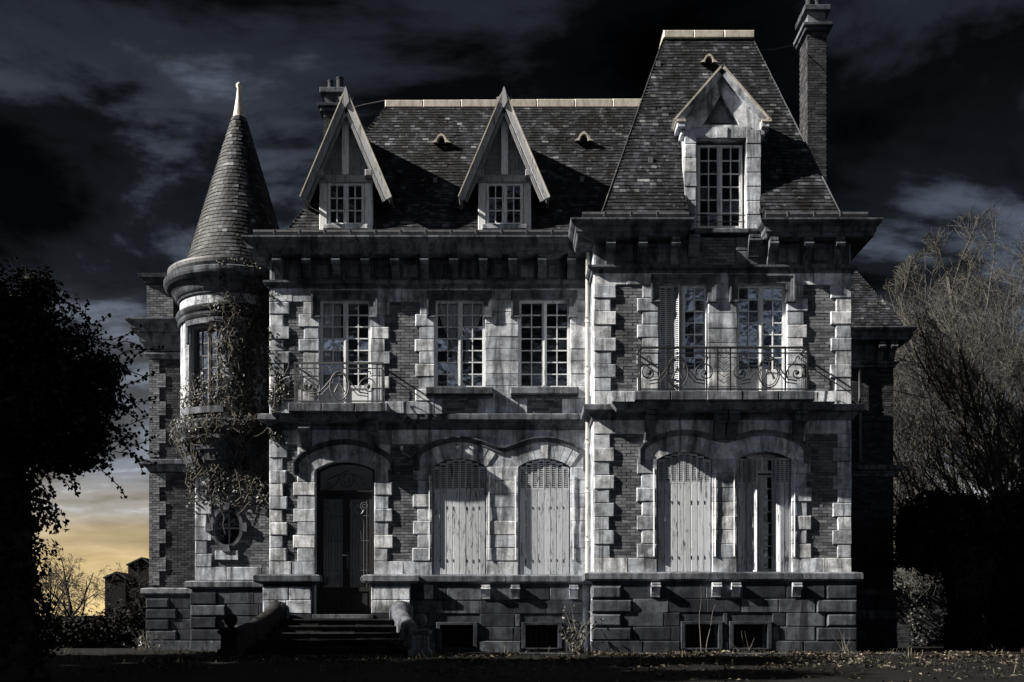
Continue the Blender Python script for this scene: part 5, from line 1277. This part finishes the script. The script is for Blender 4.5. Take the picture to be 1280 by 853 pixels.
# ivy-clad trees added out of view, only to shade the garden
for k, (tx_, ty_, hs_) in enumerate(((-14.5, -8.6, 1.0), (-15.0, -12.2, 1.0), (-14.2, -15.8, 1.0), (-14.6, -5.3, 0.68))):
    T = empty('ivy_clad_tree', (tx_, ty_, gz(tx_, ty_)), ['tallest', 'second tall', 'third tall', 'short', 'lowest'][k]+' added ivy-clad tree out of view, put in to shade the garden', 'tree', 'added shade trees left of the garden')
    MB().tube([(0, 0, -0.3), (0, 0, 1.5*hs_), (0.1, 0.1, 6.0*hs_), (0, 0, 11.0*hs_)], [0.5, 0.36, 0.28, 0.1], 10).build('trunk', M_BARK, T, True)
    bb = [(0, 0, 11.3, 1.5, 1.5, 3.0), (0.2, 0.1, 8.0, 2.0, 2.0, 2.6), (-0.2, 0, 4.9, 2.0, 2.0, 2.2), (0.1, 0, 2.2, 1.4, 1.4, 1.8)]
    bb = [(p[0], p[1], p[2]*hs_, p[3], p[4]*(0.8 if hs_ < 1 else 1), p[5]*hs_) for p in bb]
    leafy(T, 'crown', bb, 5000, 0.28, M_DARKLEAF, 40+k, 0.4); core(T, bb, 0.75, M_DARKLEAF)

# ------------------------------------------------------------------ dark hedge and garden wall on the right
G6 = Plane(5.0); hx = G6.x(1250)
HG = empty('ivy_hedge', (hx, 5.0, -0.28), 'tall black ivy hedge arching beside the right wing under the bare tree', 'hedge')
HB = [(-2.4, 0.2, 3.8, 0.75, 1.0, 0.85), (-2.0, 0.2, 3.3, 0.9, 0.9, 0.8), (-1.5, 0, 4.2, 1.0, 1.1, 0.65), (-0.2, 0, 4.15, 1.4, 1.2, 0.7), (1.4, 0, 4.2, 1.4, 1.2, 0.7), (-0.9, 0.1, 2.6, 0.85, 0.9, 1.6), (0.6, 0.3, 2.2, 1.2, 1.0, 2.2), (2.0, 0.2, 2.2, 1.2, 1.0, 2.3), (-1.0, 0.1, 0.8, 0.75, 0.8, 1.1), (-2.5, 0.2, 3.2, 0.5, .8, .5)]
rh = random.Random(3)
HB += [(-2.6+0.32*k+rh.uniform(-.1, .1), rh.uniform(-.6, .3), 4.45+rh.uniform(-.25, .35), rh.uniform(.2, .5), .4, rh.uniform(.15, .4)) for k in range(16)] + [(-2.9+rh.uniform(-.2, .3), rh.uniform(-.5, .3), rh.uniform(2.9, 4.2), rh.uniform(.2, .35), .4, rh.uniform(.2, .35)) for k in range(6)]
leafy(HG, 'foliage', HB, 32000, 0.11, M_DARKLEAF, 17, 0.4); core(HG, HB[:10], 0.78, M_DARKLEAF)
GW = empty('garden_wall', (17.6, 19.5, 0), 'sunlit strip of old brick garden wall behind the dark hedge', 'wall')
mbw = MB().box(-3.2, 6.0, 0.05, 0.35, -0.3, 3.7); mbw.build('wall_core', M_BRICKD, GW)
bricks(GW, -3.2, 2.5, 0.0, 3.7, 0.0, M_BRICKD, bw=0.23, bh=0.08)
leafy(GW, 'wall_ivy', [(-2.2, 0.0, 2.3, 0.9, 0.25, 0.9), (-0.6, 0, 2.6, 0.9, 0.25, 0.6), (-2.6, 0, 0.9, 0.35, 0.2, 0.9), (-0.3, 0, 1.0, 0.5, .2, 1.2)], 2600, 0.10, M_IVY, 31, 0.3)

# ------------------------------------------------------------------ left background: low wall and two sheds
LWL = MB(); 
for i in range(24): a = -37.0+i*1.06; LWL.box(a, a+1.05, 12.0+U(-.02, .02), 12.4, -0.3, 1.12+U(-0.05, 0.05), 0.03, 0.02)
BW = tag(LWL.build('boundary_wall', M_STEP, None), 'low dark boundary wall overgrown with ivy, running left from the house', 'wall')
leafy(BW, 'wall_ivy', [(-12-1.7*i, 11.9, 0.75+0.12*math.sin(i*2.1), 1.3, 0.3, 0.62+0.12*math.sin(i*1.3)) for i in range(9)], 9000, 0.12, M_DARKLEAF, 55, 0.4)
def shed(px0, px1, pyt, pye, Y, label):
    P = Plane(Y); a, b = P.x(px0), P.x(px1); ze, zt = P.z(pye), P.z(pyt); cx = (a+b)/2
    T = empty('shed', (cx, Y, 0), label, 'shed', 'dark sheds beyond the boundary wall'); w_ = (b-a)/2
    MB().prism([(-w_, -0.2), (w_, -0.2), (w_, ze), (w_*0.2, zt-0.05), (-w_, ze)], 0, 3.0).build('wall', M_STEP, T)
    for s_, e in ((-1, -w_), (1, w_)):
        pa = [(e*1.08, ze-0.06), (w_*0.2, zt)]
        if s_ > 0: pa = pa[::-1]
        fixnormals(MB().sweep(pa, 0.02, 0.07, -0.15, 3.15).build('roof', M_SLATE, T))
    MB().box(-w_*0.4, w_*0.3, -0.04, 0.02, -0.1, 1.9, 0.01).build('door', M_DOOR, T); MB().box(w_*0.42, w_*0.8, -0.04, 0.02, ze*0.45, ze*0.6, 0.01).build('window', M_ROOM, T)
shed(131, 157, 716, 722, 40.0, 'smaller dark shed left of the taller one, seen between bare branches')
shed(160, 190, 698, 706, 42.0, 'taller dark shed right up against the edge of the left wing')

# ------------------------------------------------------------------ small plants, litter
def twig_shrub(name, loc, label, n, h, spread, leafn, seed, lean=0.0, mat=M_VINE, r=0.012, cat='shrub'):
    rnd = random.Random(seed); T = empty(name, loc, label, cat); mb = MB(); lv = MB()
    for i in range(n):
        a = rnd.uniform(0, 6.283); tl = rnd.uniform(0.05, spread); d = Vector((math.sin(tl)*math.cos(a)+lean, math.sin(tl)*math.sin(a), math.cos(tl))); L = h*rnd.uniform(0.45, 1.0); p = Vector((rnd.uniform(-.12, .12), rnd.uniform(-.1, .1), -0.05)); pts = [p.copy()]
        for k in range(7): d = (d+Vector((rnd.uniform(-1, 1), rnd.uniform(-1, 1), rnd.uniform(-1, .6)))*0.16).normalized(); p = p+d*L/7; pts.append(p.copy())
        mb.tube(pts, [r*(1-0.1*k) for k in range(8)], 4)
        for k in range(leafn):
            q = pts[rnd.randint(3, 7)]+Vector((rnd.uniform(-.07, .07), rnd.uniform(-.07, .07), rnd.uniform(-.07, .07))); random.seed(rnd.random()); lv.leaf(q, Vector((rnd.uniform(-1, 1), -1, rnd.uniform(-.3, 1))), rnd.uniform(0.06, 0.11))
    mb.build('stems', mat, T, kind='stuff')
    if leafn: lv.build('leaves', M_IVY, T, kind='stuff')
    return T
B2 = Plane(-2.2)
twig_shrub('dry_shrub', (B2.x(522), -2.5, 0), 'tangle of dry bare stems beside the right ball finial of the steps', 34, 0.95, 1.1, 0, 2, 0.15)
twig_shrub('leafy_shrub', (B2.x(722), -1.9, 0), 'small leafy shrub growing below the drainpipe', 16, 1.25, 0.75, 9, 6, -0.12)
twig_shrub('sapling', (PV.x(872), -1.75, 0), 'two thin bare sapling stems in front of the cellar windows', 2, 1.75, 0.16, 0, 11, 0.0, M_VINE, 0.012, 'sapling')
twig_shrub('dry_weed', (PV.x(925), -1.6, 0), 'low dry weed stems before the right cellar window', 7, 0.6, 1.0, 0, 12, 0, M_VINE, 0.008, 'weed')
twig_shrub('dry_weed', (PV.x(1045), -1.7, 0), 'dry weed stems at the right corner of the pavilion plinth', 8, 0.75, 1.0, 0, 13, 0.1, M_VINE, 0.008, 'weed')
twig_shrub('dry_weed', (B2.x(255), 0.6, 0), 'dry weeds at the foot of the tower plinth', 26, 0.7, 1.1, 2, 15, 0, M_VINE, 0.009, 'weed')
twig_shrub('dry_weed', (Plane(5.0).x(178), 5.0, 0), 'dry weeds at the corner of the left wing', 22, 0.8, 1.1, 2, 16, 0, M_VINE, 0.009, 'weed')
random.seed(77)
lt = MB()
for i in range(30000):
    if i < 20000: xx = U(-7.5, 14); yy = -1.75-abs(random.gauss(0, 2.2)); k = noise.noise(Vector((xx*0.8, yy*0.9, 4)))
    else: xx = U(-12, 16); yy = U(-20, -1.5); k = noise.noise(Vector((xx*0.5, yy*0.5, 8)))-0.05
    if xx < -2 and yy > -2.9 and xx > -6.6: continue
    if k < U(-0.15, 0.22) - (0.10 if xx > 1 else -0.12): continue
    lt.leaf(Vector((xx, yy, gz(xx, yy)+U(0.008, 0.035))), Vector((U(-.6, .6), U(-.6, .6), 1)), U(0.03, 0.13), 0.35, U(0.35, 1.0))
o = lt.build('leaf_litter', M_LITTER, None, kind='stuff'); o['label'] = 'dead leaves scattered over the dark ground in front of the house'; o['category'] = 'leaf litter'
gr = MB()
for i in range(2600):
    xx = U(-12, 15); yy = -1.7-abs(random.gauss(0, 3.0))
    if -6.8 < xx < -1.9 and yy > -3.0: continue
    if noise.noise(Vector((xx*0.7, yy*0.7, 21))) < 0.0: continue
    a = U(0, 6.283); h = U(0.05, 0.22); g_ = gz(xx, yy); tx, ty = math.cos(a), math.sin(a); b = U(0.05, 0.25)
    p0, p1, p2 = Vector((xx, yy, g_-0.01)), Vector((xx+tx*b*0.4, yy+ty*b*0.4, g_+h*0.8)), Vector((xx+tx*b, yy+ty*b, g_+h*0.9))
    w_ = Vector((-ty, tx, 0))*0.006
    gr.add([tuple(p0-w_), tuple(p0+w_), tuple(p1+w_), tuple(p1-w_), tuple(p2)], [(0, 1, 2, 3), (3, 2, 4)])
o = gr.build('dry_grass', M_LITTER, None, kind='stuff'); o['label'] = 'sparse dry grass and weeds on the dark ground'; o['category'] = 'grass'
